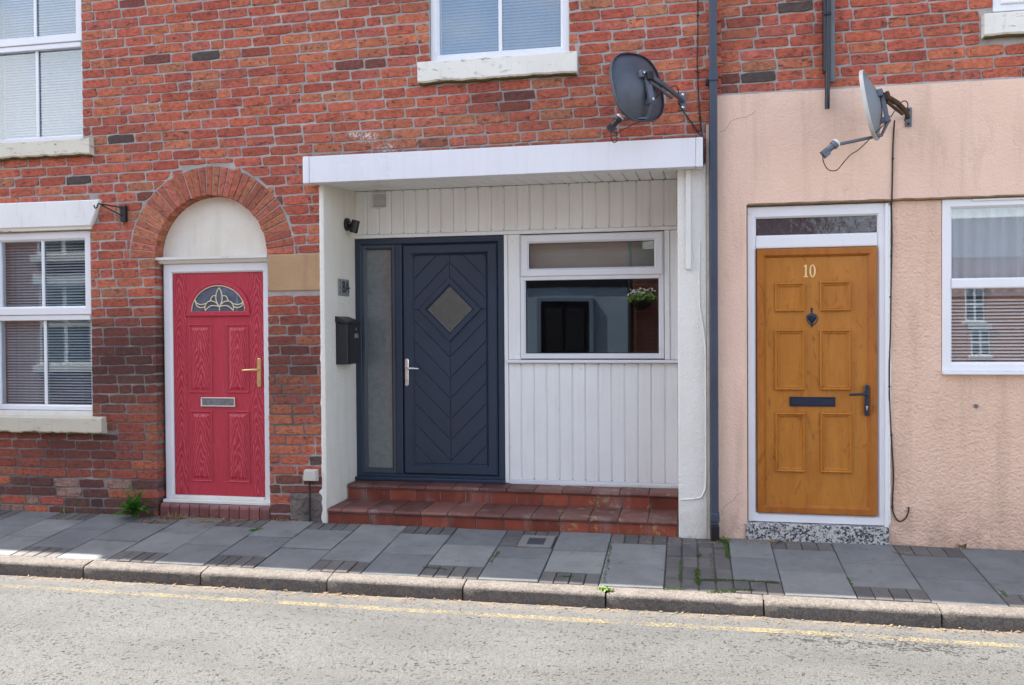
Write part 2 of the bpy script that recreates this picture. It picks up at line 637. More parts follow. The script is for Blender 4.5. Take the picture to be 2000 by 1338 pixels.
def glass_mat(name='window_glass', refl=.07, tint=(.86, .9, .9), wob=.0):
    t = NT(name)
    # thin sheet: the same reflectance from either side
    fr = t.n.new('ShaderNodeLayerWeight')
    fr.inputs['Blend'].default_value = .5
    fac = t.math('ADD', t.math('MULTIPLY', t.math('POWER', fr.outputs['Facing'], 5), 1 - refl), refl)
    g = t.n.new('ShaderNodeBsdfGlossy')
    g.inputs['Roughness'].default_value = .0
    g.inputs['Color'].default_value = (1, 1, 1, 1)
    if wob:
        nz = t.noise(t.pos(), 1.4, 0, .5)
        t.link(t.bump(nz, wob, .02), g.inputs['Normal'])
    tr = t.n.new('ShaderNodeBsdfTransparent')
    tr.inputs['Color'].default_value = (*tint, 1)
    mx = t.n.new('ShaderNodeMixShader')
    t.link(fac, mx.inputs[0]); t.link(tr.outputs[0], mx.inputs[1]); t.link(g.outputs[0], mx.inputs[2])
    t.link(mx.outputs[0], t.out.inputs['Surface'])
    return t.m


def obscure_mat(name, col, scale, dist, rough=.12):
    t = NT(name)
    p = t.pos()
    n = t.noise(p, scale, 3, .6, .5)
    n2 = t.noise(p, scale * .12, 3, .5)
    c = t.mix(t.ramp(n, .35, .65), tuple(q * .85 for q in col), tuple(q * 1.15 for q in col))
    c = t.mix(t.ramp(n2, .4, .65, 0, .25), c, tuple(q * 1.6 for q in col))
    t.bsdf(c, rough, 0, .9, t.bump(n, .5, dist))
    return t.m


def terrazzo_mat():
    t = NT('terrazzo')
    p = t.pos()
    wv = t.n.new('ShaderNodeVectorMath'); wv.operation = 'ADD'
    wn_ = t.n.new('ShaderNodeTexNoise'); wn_.inputs['Scale'].default_value = 40
    t.link(p, wn_.inputs['Vector'])
    sc = t.n.new('ShaderNodeVectorMath'); sc.operation = 'SCALE'; sc.inputs['Scale'].default_value = .016
    t.link(wn_.outputs['Color'], sc.inputs[0])
    t.link(p, wv.inputs[0]); t.link(sc.outputs[0], wv.inputs[1])
    q = wv.outputs[0]
    c = (.36, .35, .335)
    for scale, th, dark in ((58, .42, (.022, .026, .038)), (85, .5, (.05, .055, .065)), (70, .5, (.52, .50, .47))):
        sx = t.sep(t.voronoi(q, scale, 'F1', 'Color'))
        vd = t.voronoi(q, scale, 'DISTANCE_TO_EDGE')
        k = t.math('MULTIPLY', t.ramp(sx[0], th + .14, th + .16), t.ramp(vd, .03, .07))
        c = t.mix(k, c, dark)
    n = t.noise(p, 20, 5, .6)
    c = t.mix(t.ramp(n, .5, .75, 0, .35), c, (.25, .24, .22))
    t.bsdf(c, .65, 0, .4, t.bump(n, .3, .002))
    return t.m


def tile_mat(name, a, b2, stain=True, rough=.45):
    """quarry tile and step brick with chalky runs and yellow lichen at the dry end of the porch"""
    t = NT(name)
    p = t.pos()
    oi = t.n.new('ShaderNodeObjectInfo')
    n1 = t.noise(p, 9, 6, .65)
    c = t.mix(t.ramp(n1, .3, .7), a, b2)
    c = t.mix(1, c, t.mix(oi.outputs['Random'], (.62, .60, .62), (1.22, 1.2, 1.15)), 'MULTIPLY')
    n2 = t.noise(p, 55, 6, .72)
    c = t.mix(t.ramp(n2, .55, .75, 0, .5), c, (.06, .03, .03))
    n5 = t.noise(t.mapping(p, (4, 4, 1)), 1, 7, .7)
    c = t.mix(t.ramp(n5, .54, .70, 0, .5), c, (.30, .25, .23))
    if stain:
        s = t.sep(p)
        k = t.ramp(s[0], -1.12, -.85)
        n3 = t.noise(p, 11, 6, .68)
        c = t.mix(t.math('MULTIPLY', k, t.ramp(n3, .575, .64, 0, .8)), c, (.33, .25, .12))
    t.bsdf(c, t.ramp(n1, .3, .7, rough * .8, rough * 1.3), 0, .4, t.bump(n2, .4, .002))
    return t.m


def dish_mesh_mat():
    t = NT('perforated_dish')
    p = t.pos()
    n = t.noise(p, 8, 3, .5)
    v = t.voronoi(p, 220, 'F1', 'Distance', 0)
    c = t.mix(t.ramp(n, .3, .7), (.062, .070, .088), (.098, .108, .13))
    c = t.mix(t.ramp(v, .25, .35, .5, 0), c, (.03, .033, .04))
    t.bsdf(c, .45, .2, .4)
    return t.m


def leaf_mat(name, a, b2):
    t = NT(name)
    p = t.pos()
    n = t.noise(p, 40, 3, .6)
    c = t.mix(t.ramp(n, .35, .7), a, b2)
    pr = t.bsdf(c, .5, 0, .35)
    tl = t.n.new('ShaderNodeBsdfTranslucent')
    t.link(c, tl.inputs['Color'])
    mx = t.n.new('ShaderNodeMixShader')
    mx.inputs[0].default_value = .3
    t.link(pr, mx.inputs[1]); t.link(tl.outputs[0], mx.inputs[2])
    t.link(mx.outputs[0], t.out.inputs['Surface'])
    return t.m


def cloth_mat():
    t = NT('net_curtain')
    d = t.n.new('ShaderNodeBsdfDiffuse'); d.inputs['Color'].default_value = (.8, .8, .8, 1)
    tl = t.n.new('ShaderNodeBsdfTranslucent'); tl.inputs['Color'].default_value = (.7, .7, .7, 1)
    mx = t.n.new('ShaderNodeMixShader'); mx.inputs[0].default_value = .4
    t.link(d.outputs[0], mx.inputs[1]); t.link(tl.outputs[0], mx.inputs[2])
    tr = t.n.new('ShaderNodeBsdfTransparent')
    m2 = t.n.new('ShaderNodeMixShader'); m2.inputs[0].default_value = .9
    t.link(tr.outputs[0], m2.inputs[1]); t.link(mx.outputs[0], m2.inputs[2])
    t.link(m2.outputs[0], t.out.inputs['Surface'])
    return t.m


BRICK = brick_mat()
MORTAR = mortar_mat()
FARBRICK = brick_pattern_mat('far_brick', (.34, .12, .075), (.26, .085, .055), (.34, .31, .28))
UPVC = simple('white_upvc', (.74, .74, .755), .32, 0, .5, .04, 3, None, ((.55, .52, .45), 11, .62, .85))
UPVC_OLD = simple('yellowed_upvc', (.70, .69, .64), .45, 0, .4, .08, 3, None, ((.42, .38, .28), 9, .55, .85))
CLAD = simple('cladding_upvc', (.81, .805, .78), .38, 0, .45, .05, 2.5, None, ((.40, .37, .29), 22, .62, .82), .22)
FASCIA = simple('fascia_upvc', (.73, .73, .76), .3, 0, .5, .03, 2, None, ((.45, .42, .36), 25, .64, .85), .16)
CREAM = render_mat('cream_masonry_paint', (.78, .735, .64), (.68, .63, .53), 70, .002, (.40, .33, .22), .35, False)
ROUGHCAST = render_mat('white_roughcast', (.76, .735, .68), (.70, .67, .61), 95, .0045, (.45, .39, .30), .35)
PIERSMOOTH = render_mat('white_painted_reveal', (.78, .745, .67), (.72, .68, .60), 85, .004, (.50, .41, .28), .35)
PINK = render_mat('pink_render', (.79, .56, .435), (.73, .505, .385), 95, .004, (.36, .24, .18), .42)
PINK_ROUGH = render_mat('pink_roughcast', (.76, .525, .395), (.69, .46, .34), 75, .011, (.33, .21, .15), .45)
LEDGE = simple('brown_render_edge', (.26, .17, .10), .95, 0, .2, .35, 14, (60, .006))
SANDSTONE = render_mat('sandstone', (.46, .30, .17), (.34, .205, .11), 120, .003, (.20, .12, .07), .85, False)
SILLSTONE = stone_paint_mat('painted_stone_sill', (.70, .66, .54), (.16, .13, .085), .35)
SILLWHITE = stone_paint_mat('white_painted_stone', (.76, .735, .66), (.20, .17, .11), .1)
LINTEL = stone_paint_mat('white_painted_lintel', (.80, .79, .77), (.5, .45, .38), -.5)
MOSSY = simple('mossy_underside', (.13, .105, .04), .95, 0, .2, .5, 30, (50, .008))
NAVY = simple('anthracite_blue', (.019, .033, .058), .38, 0, .5, .10, 2, (300, .0004))
NAVY_EDGE = simple('anthracite_bead', (.048, .058, .076), .32, 0, .5, .06, 2)
RED = plainred_mat()
REDGRAIN = redwood_mat()
OAK = oak_mat('golden_oak_foil', (.39, .135, .014), (.46, .18, .024))
OAK_DARK = oak_mat('golden_oak_frame', (.30, .088, .008), (.40, .135, .016))
BRASS = simple('brass', (.72, .55, .27), .32, .85, .5, .08, 20)
GOLD = simple('gilt_number', (.80, .62, .30), .35, .6, .5, .05, 20)
CAMECREAM = simple('pale_brass_came', (.70, .62, .42), .45, .2, .5, .05, 20)
CHROME = simple('satin_chrome', (.72, .72, .72), .25, .9, .5, .05, 20)
NICKEL = simple('dull_nickel', (.52, .50, .46), .35, .8, .5, .12, 30)
BLACK = simple('black_plastic', (.016, .017, .02), .4, 0, .5, .1, 10)
BLACKMETAL = simple('black_ironwork', (.018, .018, .022), .45, .3, .5, .15, 30)
BLUEBLACK = simple('blue_black_ironmongery', (.012, .02, .045), .32, .2, .5, .1, 30)
PIPE = simple('slate_blue_downpipe', (.045, .055, .085), .42, 0, .5, .12, 4, None, ((.12, .12, .13), 20, .62, .85))
BLACKPIPE = simple('black_glossy_pipe', (.012, .013, .017), .28, 0, .5, .1, 4)
GREYPIPE = simple('grey_pipe', (.13, .14, .16), .5, 0, .4, .15, 12)
DISHMESH = dish_mesh_mat()
DISHGREY = simple('dish_grey_paint', (.21, .225, .24), .5, 0, .4, .08, 6, None, ((.22, .22, .21), 30, .66, .85))
DISHRIM = simple('dish_pale_rim', (.50, .49, .46), .5, 0, .4, .1, 12)
BRACKET = simple('galvanised_bracket', (.13, .145, .175), .5, .5, .5, .2, 14)
RUST = simple('rusty_bracket', (.09, .055, .035), .8, .2, .3, .5, 40, (90, .002))
LNBCAP = simple('lnb_cap', (.72, .71, .68), .5, 0, .4, .05, 9)
PLATE = simple('brushed_steel_plate', (.36, .37, .39), .4, .5, .5, .12, 16)
TERRAZZO = terrazzo_mat()
TILE = tile_mat('quarry_tile', (.125, .048, .038), (.20, .085, .068), True, .55)
STEPBRICK = tile_mat('step_brick', (.19, .038, .022), (.30, .07, .035), True, .6)
STEPEDGE = tile_mat('bullnose_brick', (.15, .055, .055), (.22, .085, .08), False, .5)
SLAB = slab_mat('paving_slab', (.180, .184, .182), (.130, .134, .134))
SETT = slab_mat('block_paver', (.120, .112, .108), (.080, .075, .073), 150)
KERB = kerb_mat()
ASPHALT = asphalt_mat()
YELLOW = yellow_mat()
BED = simple('sandy_joint', (.085, .075, .062), .95, 0, .2, .35, 25, (80, .004))
EARTH = simple('ground_earth', (.14, .13, .11), .95, 0, .2, .2, 1)
CONCRETE = render_mat('patched_concrete', (.20, .165, .135), (.105, .09, .085), 45, .02, (.05, .045, .045), .6)
GLASS = glass_mat('window_glass', .07, (.80, .86, .9), .035)
GLASS_SKY = glass_mat('blind_backed_glass', .11, (.78, .86, .92), .03)
GLASS_CLEAR = glass_mat('clear_glass', .085, (.93, .96, .98), .03)
GLASS_LOW = glass_mat('ground_floor_glass', .07, (.82, .88, .92), .03)
OBSCURE = obscure_mat('obscure_glass', (.12, .14, .14), 22, .005, .06)
OBSCURE2 = obscure_mat('stippled_glass', (.055, .058, .045), 150, .006, .14)
FANGLASS = obscure_mat('fanlight_glass', (.035, .037, .045), 18, .006, .10)
LEADGLASS = glass_mat('leaded_glass', .05, (.8, .85, .9))
SLATPALE = simple('pale_blind_slat', (.66, .66, .62), .5, 0, .4, .03, 3)
SLATMID = simple('grey_blind_slat', (.36, .38, .41), .5, 0, .4, .03, 3)
SLAT = simple('blind_slat', (.20, .235, .27), .5, 0, .4, .03, 3)
CURTAIN = cloth_mat()
DRAPE = simple('grey_drape', (.36, .37, .36), .9, 0, .2, .1, 5)
ROOM = simple('dim_room_wall', (.16, .15, .14), .9, 0, .2, .1, 1)
SLATE = simple('roof_slate', (.085, .085, .095), .7, 0, .3, .25, 6, (12, .01))
LEAF = leaf_mat('weed_leaf', (.045, .16, .018), (.09, .26, .035))
LEAF2 = leaf_mat('pale_weed_leaf', (.14, .24, .05), (.20, .30, .08))
MOSS = leaf_mat('joint_moss', (.045, .09, .012), (.10, .16, .02))
DRY = leaf_mat('dry_grass', (.30, .20, .10), (.42, .30, .17))
CABLE = simple('black_cable', (.014, .013, .014), .5, 0, .4, .1, 20)
CABLEBROWN = simple('brown_cable', (.030, .016, .012), .5, 0, .4, .2, 20)
BOXWHITE = simple('grey_white_box', (.50, .48, .43), .5, 0, .4, .06, 10)
IRON = simple('cast_iron_cover', (.05, .055, .068), .55, .3, .4, .2, 40, (120, .002))
SEAL = simple('white_sealant', (.75, .74, .70), .6, 0, .3, .1, 20)

# ------------------------------------------------------------------ setting: ground, road, pavement, kerb
WALK_X0, WALK_X1 = -9.0, 5.0
g = M().add([(-300, -300, -.30), (300, -300, -.30), (300, 300, -.30), (-300, 300, -.30)], [(0, 1, 2, 3)])
tag(obj('ground', g, EARTH), kind='structure')


def road_z(y):
    t = (-1.125 - y) / 5.6
    return -.197 + .22 * t * (1 - t)


def road_h(x, y):
    if not (-5.95 < x < 2.7 and y > -3.1): return road_z(y)
    h = mnoise.noise((x * 1.3, y * 1.3, 3)) * .005 + mnoise.noise((x * 18, y * 18, 1)) * .0014
    k = mnoise.noise((x * 40, y * 40, 7))
    # broken surface along the yellow line near the terrazzo step
    br = math.exp(-((x - 1.0) / .6) ** 2 - ((y + 1.50) / .10) ** 2)
    h += max(0, -k - .38 + .35 * br) * -.012
    return road_z(y) + h


def road_mesh():
    m = M()
    xs = [-40, -20, -10] + [-5.9 + .016 * i for i in range(int(8.5 / .016))] + [3.2, 6, 12, 25, 40]
    ys = [-1.10] + [-1.125 - .016 * i for i in range(int(1.9 / .016))] + [-3.2, -3.6, -4, -4.5, -5, -5.5, -6, -6.4, -6.72]
    nx = len(xs)
    for y in ys:
        for x in xs: m.v.append(Vector((x, y, road_h(x, y))))
    for j in range(len(ys) - 1):
        for i in range(nx - 1):
            a = j * nx + i
            m.f.append((a, a + nx, a + nx + 1, a + 1))
    return m


road = tag(obj('road', road_mesh(), ASPHALT, smooth='all'), kind='structure')

# worn yellow line: one painted strip following the road
ym = M()
lx = [-20, -12, -8] + [-5.9 + .016 * i for i in range(int(8.5 / .016))] + [3.2, 8, 16]
rows = (-1.352, -1.370, -1.388, -1.406, -1.424)
for x in lx:
    w = mnoise.noise((x * .4, 0, 0)) * .010
    for yy in rows:
        ym.v.append(Vector((x, yy + w, road_h(x, yy + w) + .0022)))
for i in range(len(lx) - 1):
    for q in range(4): ym.f.append((5 * i + q, 5 * i + q + 1, 5 * i + q + 6, 5 * i + q + 5))
tag(obj('yellow_line', ym, YELLOW, smooth='all'), kind='structure')

# pavement bed, slabs and pavers
bed = M()
bed.add([(WALK_X0 - 25, .8, -.012), (WALK_X1 + 25, .8, -.012), (WALK_X1 + 25, 0, -.012), (WALK_X0 - 25, 0, -.012),
         (WALK_X1 + 25, -1.06, -1.06 * SL - .012), (WALK_X0 - 25, -1.06, -1.06 * SL - .012)], [(3, 2, 1, 0), (5, 4, 2, 3)])
pavement = tag(obj('pavement', bed, BED, origin=(0, 0, 0)), kind='structure')


def flag(name, x0, x1, y0, y1, mat, lift=0.0, parent=None, r=.006, tl=0, tx=0):
    """one paving unit lying on the fall of the pavement; y0 nearer the wall"""
    gp = .0028
    x0 += gp; x1 -= gp; y0 -= gp * 1.5; y1 += gp * 1.5
    m = M()

    def z(x, y): return y * SL + lift + tl * (y - y0) + tx * (x - x0)

    def lv(i, dz): return [(x0 + i, y1 + i, z(x0, y1) + dz), (x1 - i, y1 + i, z(x1, y1) + dz), (x1 - i, y0 - i, z(x1, y0) + dz), (x0 + i, y0 - i, z(x0, y0) + dz)]
    rings = [lv(0, -.05), lv(0, -r), lv(r * .4, -r * .3), lv(r * 1.2, 0)]
    vs_ = [p for q in rings for p in q]
    fs = []
    for l in range(3):
        for i in range(4):
            j = (i + 1) % 4
            fs.append((l * 4 + i, l * 4 + j, l * 4 + 4 + j, l * 4 + 4 + i))
    fs.append((12, 13, 14, 15))
    m.add(vs_, fs)
    return obj(name, m, mat, parent or pavement)


rnd = random.Random(3)
cols = [-.152, -.549, -.928, -1.32, -1.711, -2.104, -2.474, -2.862, -3.232, -3.609, -3.977, -4.375, -4.745, -5.105, -5.48, -5.87, -6.26, -6.65, -7.04]
typ = 'B'
columns = []
for i in range(len(cols) - 1):
    columns.append((cols[i + 1], cols[i], typ))
    typ = 'A' if typ == 'B' else 'B'
columns += [(.27, .557, 'A'), (.557, .965, 'B'), (.965, 1.368, 'A'), (1.368, 1.779, 'B'), (1.779, 2.18, 'A'), (2.18, 2.58, 'B'), (2.58, 2.98, 'A'), (2.98, 3.38, 'B'), (3.38, 3.8, 'A')]
BACK, FRONT = -.012, -1.0
COVER = (-1.185, -.945, -.135, -.375)        # x0 x1 y0 y1 of the stop tap cover surround


def setts(x0, x1, y0, y1, n, parent=None):
    w = (x1 - x0) / n
    for k in range(n):
        flag('paver', x0 + w * k, x0 + w * (k + 1), y0, y1, SETT, rnd.uniform(-.004, .002), r=.005)


for (a, b, ty) in columns:
    wob = rnd.uniform(-.012, .012)
    kw = lambda: dict(lift=rnd.uniform(-.003, .003), tl=rnd.uniform(-.006, .006), tx=rnd.uniform(-.008, .008))
    if ty == 'A':
        m1 = -.40 + wob; m2 = -.805 + wob
        flag('paving_slab', a, b, BACK, m1, SLAB, **kw())
        flag('paving_slab', a, b, m1, m2, SLAB, **kw())
        setts(a, b, m2, FRONT, 4 if b - a > .33 else 3)
    else:
        m1 = -.195 + wob; m2 = -.605 + wob
        if abs(a + 1.32) < .01:
            setts(a, a + .13, BACK, -.13, 1); setts(a + .13, b, BACK, -.13, 3)
            setts(a, COVER[0], -.13, -.215, 1); setts(a, COVER[0], -.215, -.30, 1); setts(a, COVER[0], -.30, -.38, 1)
            flag('paving_slab', a, b, -.38, m2, SLAB, **kw())
        else:
            setts(a, b, BACK, m1, 4)
            flag('paving_slab', a, b, m1, m2, SLAB, **kw())
        flag('paving_slab', a, b, m2, FRONT, SLAB, **kw())
# block-paved strip by the downpipe
for i in range(4):
    for j in range(5):
        y0 = BACK - .198 * j
        flag('paver', -.152 + .1055 * i, -.152 + .1055 * (i + 1), y0, y0 - .198, SETT, rnd.uniform(-.008, .0), r=.009, tl=rnd.uniform(-.02, .02))

kerb = M().box(WALK_X0 - 25, WALK_X1 + 25, -1.11, -1.005, -.45, -.19)
kerb = tag(obj('kerb', kerb, BED, origin=(0, -1.06, -.2)), kind='structure')
kj = [-7.7, -6.79, -5.88, -4.97, -4.067, -3.185, -2.288, -1.385, -.495, .427, 1.388, 2.30, 3.21, 4.12]
for i in range(len(kj) - 1):
    a, b = kj[i] + .005, kj[i + 1] - .005
    m = M()
    nseg = 14
    prof = [(-1.002, -.30), (-1.002, -.098), (-1.008, -.095), (-1.085, -.103), (-1.106, -.106), (-1.117, -.113), (-1.122, -.124), (-1.123, -.20), (-1.124, -.34)]
    dy = rnd.uniform(-.006, .006); dz = rnd.uniform(-.004, .003)
    chip = rnd.choice([0, 0, 1])
    if i == 9 - 1 or i == 8: chip = 1
    for k in range(nseg + 1):
        t = k / nseg
        x = a + (b - a) * t
        e = 1 if (k in (0, nseg)) else 0
        for q, (py, pz) in enumerate(prof):
            n = mnoise.noise((x * 9, q * 2.3, i)) * .004
            ins = .006 * e if q in (3, 4, 5, 6, 7) else 0
            ch = 0
            if chip and k >= nseg - 3 and i == 8 and q in (3, 4, 5, 6): ch = .012 * max(0, math.sin((k - nseg + 3) * 1.2))
            m.v.append(Vector((x, py + dy + ins + abs(n) * .5, pz + dz + n * .6 - ins * .8 - ch)))
    P = len(prof)
    for k in range(nseg):
        for q in range(P - 1):
            v0 = k * P + q
            m.f.append((v0, v0 + 1, v0 + P + 1, v0 + P))
    m.f.append(tuple(reversed(range(P)))); m.f.append(tuple(nseg * P + q for q in range(P)))
    obj('kerb_stone', m, KERB, kerb, smooth=True)

# ------------------------------------------------------------------ brickwork
REDS = [(.44, .116, .070), (.46, .130, .078), (.42, .108, .068), (.47, .148, .082), (.44, .116, .078), (.43, .126, .090), (.48, .165, .092), (.38, .095, .062)]
rb = random.Random(11)


def lerp3(a, b, t): return tuple(a[i] + (b[i] - a[i]) * t for i in range(3))


def blob(u, v, u0, v0, ru, rv): return math.exp(-(((u - u0) / ru) ** 2 + ((v - v0) / rv) ** 2))


def tint(x, z):
    """colour of one brick: random firing, soot-stained patches where the wall is stained"""
    c = rb.choice(REDS)
    q = rb.random()
    if q < .010: c = (.09, .072, .068)
    elif q < .03: c = (.20, .07, .055)
    elif q < .085: c = (.42, .175, .10)
    k = rb.uniform(.88, 1.12)
    c = tuple(min(.52, a * k) for a in c)
    u, v = to_uv((x, 0, z))
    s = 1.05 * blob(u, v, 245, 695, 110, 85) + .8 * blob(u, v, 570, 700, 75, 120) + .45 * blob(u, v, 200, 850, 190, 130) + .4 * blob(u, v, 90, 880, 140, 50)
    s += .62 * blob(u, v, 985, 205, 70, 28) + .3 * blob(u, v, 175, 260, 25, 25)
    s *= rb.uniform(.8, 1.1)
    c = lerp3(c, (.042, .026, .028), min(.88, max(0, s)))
    if v > 925 and u < 330:
        w = rb.random()
        if w < .5: c = lerp3(c, (.05, .042, .045), .75)
        elif w < .7: c = (.30, .19, .16)
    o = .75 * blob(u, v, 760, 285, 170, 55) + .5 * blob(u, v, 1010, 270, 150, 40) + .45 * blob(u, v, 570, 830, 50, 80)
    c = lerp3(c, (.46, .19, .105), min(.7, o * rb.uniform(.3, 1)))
    if v > 930 and 520 < u < 640 and rb.random() < .4: c = lerp3(c, (.05, .04, .045), .7)
    return c


def brick_geo(xl0, xl1, xr0, xr1, z0, z1, y=0.0, col=(.3, .1, .06), jit=1.0, depth=.03):
    """one worn brick: corners (left bottom/top x, right bottom/top x), uneven outline, rounded arris"""
    j = lambda s=.0027: rb.uniform(-s, s) * jit
    pts = []

    def edge(ax, az, bx, bz, n):
        for i in range(n):
            t = i / n
            pts.append((ax + (bx - ax) * t + j(), az + (bz - az) * t + j()))
    w = max(abs(xr0 - xl0), abs(xr1 - xl1))
    nl = 4 if w > .15 else 2
    c = min(.007, w * .15)
    edge(xl0 + c, z0, xr0 - c, z0, nl)
    edge(xr0, z0 + c, xr1, z1 - c, 2)
    edge(xr1 - c, z1, xl1 + c, z1, nl)
    edge(xl1, z1 - c, xl0, z0 + c, 2)
    n = len(pts)
    cx = sum(p[0] for p in pts) / n; cz = sum(p[1] for p in pts) / n
    yo = y + j(.0025)
    tx, tz = j(.02), j(.02)
    hw = max(.02, w / 2); hh = max(.015, (z1 - z0) / 2)
    ins = .0035 * rb.uniform(.6, 1.6)

    def inn(p, k): return (cx + (p[0] - cx) * (1 - k / hw), cz + (p[1] - cz) * (1 - k / hh))
    m = M()
    vs_ = [(p[0], y + depth, p[1]) for p in pts]
    vs_ += [(p[0], yo + .003, p[1]) for p in pts]
    for p in pts:
        q = inn(p, ins)
        vs_.append((q[0], yo + tx * (q[0] - cx) * .2 + tz * (q[1] - cz) + j(.0007), q[1]))
    fs = []
    for l in range(2):
        for i in range(n):
            k = (i + 1) % n
            fs.append((l * n + i, l * n + k, (l + 1) * n + k, (l + 1) * n + i))
    fs.append(tuple(2 * n + i for i in range(n)))
    return m.add(vs_, fs, col)


def lay_bricks(x0, x1, z0, z1, holes, arch=None, phase=.62, seed=1, y=0.0, bond=6):
    """all bricks of a wall region as (area, centre, mesh); holes are (x0,x1,z0,z1)"""
    r = random.Random(seed)
    out = []
    J = .0098
    k0 = math.floor(z0 / GAUGE) - 1
    k1 = math.ceil(z1 / GAUGE) + 1
    for k in range(k0, k1):
        b0 = (k + phase) * GAUGE + J / 2; b1 = b0 + GAUGE - J
        off = (.5 if k % 2 else 0) * PITCH_B + r.uniform(-.03, .03)
        x = x0 - .4 - ((x0 - .4) % PITCH_B) + off
        hdr = (k % bond == 0)
        course = []
        i = 0
        while x < x1:
            L_ = PITCH_B
            if (hdr and i % 3 == 1) or r.random() < .05: L_ = PITCH_B / 2
            elif r.random() < .05: L_ = PITCH_B * .75
            L_ *= r.uniform(.97, 1.03)
            rects = [(x + J / 2, x + L_ - J / 2, b0, b1)]
            x += L_; i += 1
            for (hx0, hx1, hz0, hz1) in holes + [(-99, x0 - J / 2, -99, 99), (x1 + J / 2, 99, -99, 99), (-99, 99, -99, z0), (-99, 99, z1, 99)]:
                nr = []
                e = J * .7
                for (a, b, c, d) in rects:
                    if b <= hx0 - e or a >= hx1 + e or d <= hz0 - e or c >= hz1 + e: nr.append((a, b, c, d)); continue
                    ov_z = min(d, hz1) - max(c, hz0)
                    if ov_z < (d - c) * .45 and (a >= hx0 - .1 and b <= hx1 + .1):
                        if hz0 > c: nr.append((a, b, c, hz0 - e))
                        elif hz1 < d: nr.append((a, b, hz1 + e, d))
                        continue
                    if ov_z < (d - c) * .3: nr.append((a, b, c, d)) if ov_z < 0 else (nr.append((a, min(b, hx0 - e), c, d)), nr.append((max(a, hx1 + e), b, c, d))); continue
                    if a < hx0 - e: nr.append((a, hx0 - e * .3, c, d))
                    if b > hx1 + e: nr.append((hx1 + e * .3, b, c, d))
                rects = [q for q in nr if q[1] - q[0] > .03 and q[3] - q[2] > .02]
            course += rects
        lim = holes + [(-99, x0 - J / 2, -99, 99), (x1 + J / 2, 99, -99, 99)]
        zm = (b0 + b1) / 2
        for (hx0, hx1, hz0, hz1) in lim:
            if not (hz0 < zm < hz1): continue
            lf = [q for q in course if q[1] <= hx0 + .001]
            if lf:
                q = max(lf, key=lambda w: w[1])
                if .012 < hx0 - q[1] < .16: course[course.index(q)] = (q[0], hx0 - .003, q[2], q[3])
            rg = [q for q in course if q[0] >= hx1 - .001]
            if rg:
                q = min(rg, key=lambda w: w[0])
                if .012 < q[0] - hx1 < .16: course[course.index(q)] = (hx1 + .003, q[1], q[2], q[3])
        for (a, b, c, d) in course:
            xl0 = xl1 = a; xr0 = xr1 = b
            if arch:
                ax, az, ar = arch
                ar2 = ar + .008

                def half(z): return math.sqrt(max(0, ar2 * ar2 - (z - az) ** 2)) if z > az - .02 else ar2
                if c < az + ar2 and (c + d) / 2 > az:
                    h0, h1 = half(c), half(d)
                    if h1 < .16:
                        dx = max(0, a - ax, ax - b)
                        cz_ = az + math.sqrt(max(0, ar2 * ar2 - dx * dx)) + .006
                        if d - max(c, cz_) < .016: continue
                        c = max(c, cz_) if dx < h0 else c
                        h0 = 0
                    if h0 and b > ax - h0 and a < ax + h0:
                        if (a + b) / 2 < ax:
                            xr0 = min(b, ax - h0); xr1 = min(b, ax - h1)
                        else:
                            xl0 = max(a, ax + h0); xl1 = max(a, ax + h1)
                        if xr0 - xl0 < .012:
                            if xr1 - xl1 < .04: continue
                            if xr0 < xl0 + .012: xr0 = xl0 + .012 if (a + b) / 2 < ax else xr0; xl0 = xr0 - .012 if (a + b) / 2 >= ax else xl0
            w_ = mnoise.noise(((a + b) * .35, k * .15, seed)) * .010 + r.uniform(-.0018, .0018)
            cxm = (xl0 + xr0 + xl1 + xr1) / 4
            z_a, z_b = c + w_, d + w_
            m = brick_geo(xl0, xl1, xr0, xr1, z_a, z_b, y, tint(cxm, (c + d) / 2), depth=.11 if abs(xr0 - ACX + ARI) < .02 and z_b < ACZ + .1 else .03)
            out.append((abs(xr0 - xl0 + xr1 - xl1) / 2 * (d - c), (cxm, (c + d) / 2), m))
    return out


def place_bricks(parent, bricks, limit=290):
    vis = []; rest = []
    for ar, (x, z), m in bricks:
        u, v = to_uv((x, 0, z))
        (vis if -20 < u < 2020 and -15 < v < 1100 else rest).append((ar, m))
    vis.sort(key=lambda q: -q[0])
    rest += vis[limit:]
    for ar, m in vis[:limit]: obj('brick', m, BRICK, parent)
    if rest:
        j = M()
        for ar, m in rest: j.join(m)
        tag(obj('brickwork', j, BRICK, parent), kind='stuff')


